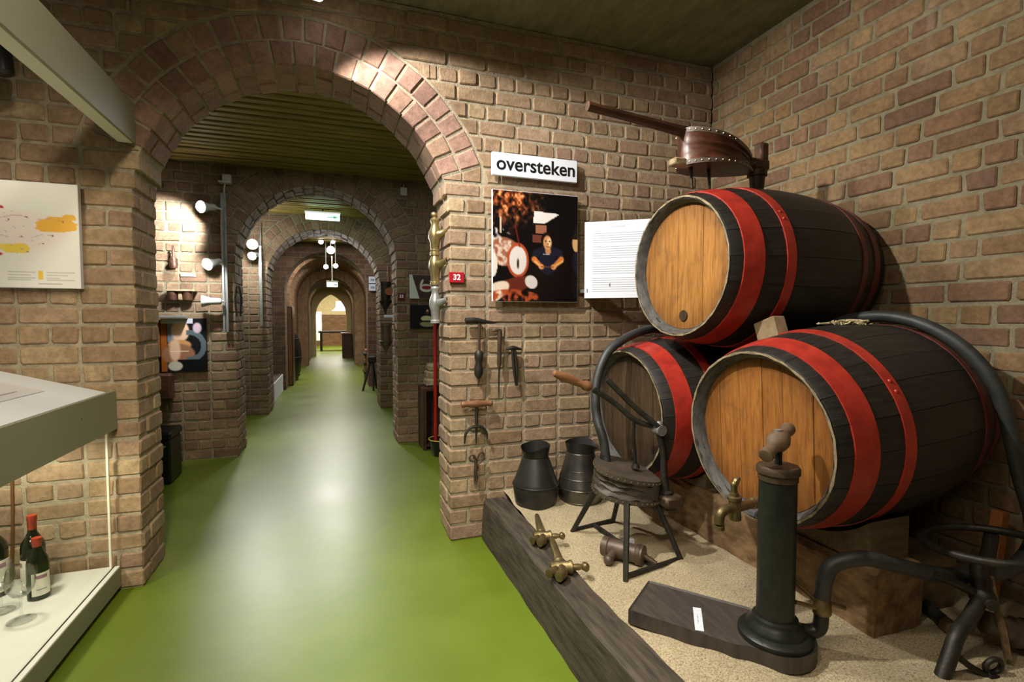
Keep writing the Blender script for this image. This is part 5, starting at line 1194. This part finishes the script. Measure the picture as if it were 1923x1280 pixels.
def gob(U, V):
    C = np.zeros(U.shape + (3,)) + np.array([14, 16, 24]) / 255
    C = blend(C, ell(U, V, .5, .58, .18, .12, .2), (206, 208, 160)); C = blend(C, ell(U, V, .53, .82, .24, .12, .2), (150, 158, 116)); C = blend(C, ell(U, V, .5, .7, .2, .03, .3), (20, 22, 24)); C = blend(C, ell(U, V, .52, .3, .06, .1, .3), (96, 60, 34)); C = blend(C, ell(U, V, .53, .24, .03, .04, .3), (226, 204, 150)); return C
print_face('print', gp, (.732, YR - .0255, 1.399), (1, 0, 0), (0, 0, 1), .326, .235, 60, 44, gob)
n33 = thing('number_plate', "dark red number plate reading '33' on the farther pier", 'number plate', (.64, YR - .01, 1.45))
m = MB(); m.box((.612, YR - .012, 1.452), (.684, YR, 1.512), .001); part('plate', m, surf('dark_red_plate', srgb(92, 16, 26), None, .4), n33, False)
text('33', .042, n33, M_WHITE, face_M((.648, YR - .0125, 1.482), (1, 0, 0), (0, 0, 1)), .0004, .001)
m = MB(); m.box((.645, YR - .03, 2.475), (.715, YR - .001, 2.555), .006); m.cyl((.68, YR - .015, 2.555), (.68, YR - .015, 2.58), .008, None, 8); single('junction_box', m, M_WPL, 'pale junction box high on the right pier wall', 'junction box', False)
ct = thing('wooden_crate', 'dark wooden open crate standing on end behind the jamb', 'crate', (1.0, 4.98, 0))
for (a, b) in (((.80, 4.82, 0), (.835, 5.12, .60)), ((1.18, 4.82, 0), (1.215, 5.12, .60)), ((.835, 4.82, .565), (1.18, 5.12, .60)), ((.835, 4.82, .03), (1.18, 5.12, .06))):
    m = MB(); m.box(a, b, .004); part('board', m, M_WOODD, ct, False)
m = MB(); m.box((.835, 5.10, .06), (1.18, 5.115, .565)); part('back', m, M_WOODD, ct, False)
for k, (dx, dz, s) in enumerate(((0, .60, 1.1), (.012, .68, 1.0), (.02, .752, .95))):
    m = MB(); m.box((.87 + dx - .03, 4.9, dz), (1.02 + dx, 5.05, dz + .07 * s), .018); m.v = [tuple(np.array(v) + rng.normal(0, .004, 3)) for v in m.v]
    single('stone_slab', m, M_STONE, ('lowest', 'middle', 'topmost')[k] + ' of three pale stones stacked on the dark crate', 'stone', False)
m = MB(); m.cyl((.898, 4.72, .0), (.905, 4.74, 1.24), .018, None, 12); single('red_pole', m, M_REDPOLE, 'red painted pole standing beside the crate', 'pole')
bk = thing('black_bucket', 'black bucket with yellow rim in front of the crate', 'bucket', (.95, 4.62, 0))
m = MB(); m.lathe([(.085, 0), (.10, .015), (.125, .15), (.128, .152)], (.945, 4.62, 0), (0, 0, 1), 28, False); m.lathe([(.084, 0), (.0, .0)], (.945, 4.62, .004), (0, 0, 1), 28); part('body', m, M_BLKPL, bk, recalc=False)
m = MB(); m.torus((.945, 4.62, .152), (0, 0, 1), .127, .005, 28, 6); part('rim', m, M_YEL, bk)
# lanterns and funnels on the second arch's right jamb
xq = -.11 + .712
for zt, lab, mt in ((1.64, 'dark metal lantern-like vessel on the right jamb of the second arch', M_IRON), (1.22, 'copper funnel hanging below the dark vessel on the same jamb', M_COPPER)):
    r = thing('hanging_funnel', lab, 'funnel', (xq - .09, 5.42, zt - .3)); X, Yq = xq - .085, 5.42
    m = MB(); m.lathe([(.006, -.33), (.02, -.28), (.062, -.21), (.065, -.19), (.055, -.185), (.055, -.04), (.06, -.035), (.06, 0)], (X, Yq, zt), (0, 0, 1), 18); part('body', m, mt, r)
    m = MB(); m.cyl((X, Yq, zt - .03), (xq + .01, Yq, zt - .01), .007, None, 8); part('hook', m, M_IRON, r)
    if mt is M_IRON:
        m = MB(); m.cyl((X + .03, Yq - .06, zt - .10), (X + .03, Yq - .075, zt - .10), .04, None, 16); part('window', m, M_ORANGE, r)
        m = MB(); m.cyl((X + .04, Yq, zt), (X + .035, Yq, zt + .16), .012, None, 10); part('chimney', m, M_ORANGE, r)
m = MB(); m.box((xq - .10, 5.40, 1.275), (xq - .003, 5.412, 1.302)); single('caption_card', m, M_WHITE, 'small white caption card between the two hanging funnels', 'card', False)

# ------------------------------------------------------------------ farther bays
pole2 = thing('lamp_pole', 'farther track pole with two glaring spotlights on the left pier', 'lamp', (-.865, 7.25, 1.17))
m = MB(); m.box((-.885, 7.25, 1.17), (-.850, 7.285, 2.2), .003); part('rail', m, M_STEEL, pole2, False)
m = MB(); m.box((-.88, 7.28, 1.3), (-.86, 7.37, 1.32)); m.tube([(-.865, 7.27, 2.2), (-.862, 7.3, 2.4), (-.86, 7.34, 2.5)], .007, 8, 3); part('wall_bracket', m, M_STEEL, pole2)
for z, d, s in ((2.20, (0, -1, -.2), 1.25), (2.06, (-.25, -.9, -.3), 1.0)):
    m = MB(); m.cyl((-.88, 7.26, z), (-.93, 7.2, z), .01, None, 8); part('arm', m, M_WPL, pole2); spot_head(pole2, (-.935, 7.16, z), d, True, M_WPL, s)
spot('bay_wall_spot', (-.94, 6.95, 2.05), (-1.02, 7.36, 1.75), 24, 95, .7, .03, COOL)
lamp('bay_glow', (-.9, 6.9, 2.25), 10, .06, COOL)
def exit_sign(label, x, y, z, wd, ht, zc):
    r = thing('exit_sign', label, 'sign', (x, y, z))
    m = MB(); m.box((x - wd / 2, y - .03, z), (x + wd / 2, y + .03, z + ht), .005); part('lit_panel', m, M_EXIT, r, False)
    m = MB(); m.box((x - wd / 2 - .01, y - .035, z + ht), (x + wd / 2 + .01, y + .035, z + ht + .03), .004); m.cyl((x, y, z + ht + .03), (x, y, zc), .01, None, 8); part('housing', m, M_WPL, r, False)
    m = MB(); q = wd / 2
    m.box((x + .25 * q, y - .0315, z + .35 * ht), (x + .8 * q, y - .0305, z + .55 * ht)); m.add([(x + .62 * q, y - .031, z + .15 * ht), (x + .95 * q, y - .031, z + .45 * ht), (x + .62 * q, y - .031, z + .75 * ht)], [(0, 1, 2)]); part('arrow', m, M_EXITG, r, False)
    return r
exit_sign('lit green exit sign under the second bay ceiling', -.10, 6.85, 2.50, .40, .075, 2.66)
exit_sign('small lit green exit sign before the narrow dark arch', .0, 11.2, 1.93, .21, .09, 2.655)
for k, (x, y, z) in enumerate(((-.175, 9.6, 2.62), (.02, 9.6, 2.64), (-.015, 9.4, 2.46), (-.10, 9.6, 2.19), (.06, 9.6, 2.21))):
    lab = ('small lit spotlight, upper left of the five in the passage', 'small lit spotlight, upper right of the five in the passage', 'largest glaring spotlight in the middle of the five', 'small lit spotlight, lower left of the five in the passage', 'small lit spotlight, lower right of the five in the passage')[k]
    r = thing('passage_spot', lab, 'lamp', (x, y, z)); spot_head(r, (x, y, z), (0, -1, -.25), True, M_WPL, 1.35 if k == 2 else .85)
    m = MB(); m.cyl((x, y + .05, z), (x, y + .05, 2.66), .008, None, 8); part('stem', m, M_WPL, r)
for x, z, lab in ((.70, 1.93, 'upper of two white labels on the right of the passage'), (.70, 1.79, 'lower of two white labels on the right of the passage')):
    m = MB(); m.box((x - .06, 9.80, z), (x + .06, 9.82, z + .12)); c_ = single('wall_label', m, M_WHITE, lab, 'label', False)
    m = MB(); m.box((x - .03, 9.797, z + .04), (x + .04, 9.7995, z + .08)); part('print_lines', m, M_GREYLN, c_, False)
lb_ = thing('low_box', 'low white box with red top along the left of the passage', 'box', (-.93, 10.9, 0))
m = MB(); m.box((-1.3, 8.3, 0), (-.835, 9.7, .30), .006); part('body', m, M_WHITE, lb_, False)
m = MB(); m.box((-1.3, 8.31, .30), (-.85, 9.69, .315)); part('top', m, M_RUST, lb_, False)
mu = thing('mural_board', 'dark mural board with pale figures above the low white box', 'mural', (-1.1, 9.2, .33))
m = MB(); m.box((-1.12, 8.2, .33), (-1.09, 9.80, 2.1)); part('board', m, M_BLACK, mu, False)
def muralf(U, V):
    C = np.zeros(U.shape + (3,)) + np.array([44, 36, 24]) / 255; n = fnoise(U, V, 18, 21); C = blend(C, np.clip((n - .5) * 3, 0, 1) * .5, (72, 58, 34))
    for cx_, cy_, rx, ry in ((.3, .36, .09, .06), (.55, .33, .07, .05), (.72, .40, .1, .09), (.45, .45, .08, .07), (.85, .35, .06, .07)): C = blend(C, ell(U, V, cx_, cy_, rx, ry, .4) * np.clip((fnoise(U, V, 24, 31) - .3) * 4, 0, 1), (176, 168, 146))
    C = blend(C, ell(U, V, .2, .45, .08, .13, .3), (150, 96, 60)); C = blend(C, ell(U, V, .5, .5, .25, .03, .4), (150, 140, 90)); return C
print_face('print', mu, (-1.0895, 8.2, 2.1), (0, 1, 0), (0, 0, 1), 1.6, 1.77, 60, 60, muralf)
ch = thing('tall_cabinet', 'dark tall wooden cabinet left of the passage', 'cabinet', (-.95, 10.9, 0))
m = MB(); m.box((-1.4, 10.45, 0), (-.72, 11.0, 1.5), .01); part('body', m, M_WOODD, ch, False)
m = MB(); m.box((-.80, 10.44, .02), (-.74, 10.46, 1.48), .004); part('door_post', m, M_WOODM, ch, False)
m = MB(); m.lathe([(.30, 0), (.36, .2), (.385, .48), (.36, .76), (.30, .96)], (-1.0, 12.6 - 1.15, 0), (0, 0, 1), 28)
sc_ = single('standing_cask', m, M_BLKPL, 'black cask standing upright beyond the dark cabinet', 'barrel')
for p in range(3):
    m = MB(); m.torus((-1.0, 11.45, .1 + .38 * p), (0, 0, 1), (.337, .388, .337)[p], .012, 28, 6); part('hoop', m, M_IRON, sc_)
pc = thing('planked_tub', 'brown wooden press tub with slats at the right of the passage', 'tub', (.82, 11.2, 0))
m = MB(); m.box((.62, 11.0, 0), (1.05, 11.5, .42), .01); part('body', m, M_WOODM, pc, False)
for z in (.12, .3, .5): m = MB(); m.box((.60, 10.98, z), (1.07, 11.52, z + .05), .006); part('band', m, M_IRON, pc, False)
m = MB(); m.box((.64, 11.02, .42), (1.03, 11.48, .62), .01); part('upper_tub', m, M_ORANGE, pc, False)
m = MB(); m.cyl((.84, 11.25, .62), (.84, 11.25, 1.9), .04, None, 10); part('screw', m, M_IRON, pc)
ls = thing('leaning_stand', 'black iron trestle stand on the floor before the third right pier', 'stand', (.7, 9.4, 0))
for a, b in (((.62, 9.4, .5), (.48, 9.25, 0)), ((.66, 9.4, .5), (.66, 9.2, 0)), ((.66, 9.4, .5), (.74, 9.55, 0))):
    m = MB(); m.cyl(a, b, .022, .018, 8); part('leg', m, M_IRON, ls)
m = MB(); m.box((.58, 9.34, .48), (.72, 9.46, .60), .02); part('head', m, M_IRON, ls, False)
# far hall
tbL = thing('far_table', 'dark wooden table in the far hall beneath the glowing lampshade', 'table', (.35, 22.0, 0))
m = MB(); m.box((-.55, 21.6, .72), (1.2, 22.4, .80), .01); part('tabletop', m, M_BLACK, tbL, False)
for x in (-.45, 1.1):
    for y in (21.7, 22.3): m = MB(); m.box((x - .04, y - .04, 0), (x + .04, y + .04, .72)); part('leg', m, M_BLACK, tbL, False)
sh_ = thing('lampshade', 'glowing white lampshade hanging in the far hall', 'lamp', (.32, 22.0, 1.75))
m = MB(); m.lathe([(.34, 0), (.20, .12), (.18, .38)], (.32, 22.0, 1.62), (0, 0, 1), 24); part('shade', m, M_SHADE, sh_)
m = MB(); m.cyl((.32, 22.0, 2.0), (.32, 22.0, 3.4), .012, None, 8); part('cord', m, M_BLACK, sh_)
dk = thing('far_desk', 'dark brown desk end by the right side of the far doorway', 'desk', (.45, 17.8, 0))
m = MB(); m.box((.28, 17.5, 0), (.58, 18.1, .78), .01); part('body', m, M_WOODD, dk, False)
m = MB(); m.box((.24, 17.46, .78), (.58, 18.14, .82), .004); part('top', m, M_WOODM, dk, False)
m = MB(); m.box((-.75, 23.5, .35), (-.45, 23.53, 1.6)); single('wall_banner', m, M_WHITE, 'pale upright notice board at the left of the far hall', 'board', False)
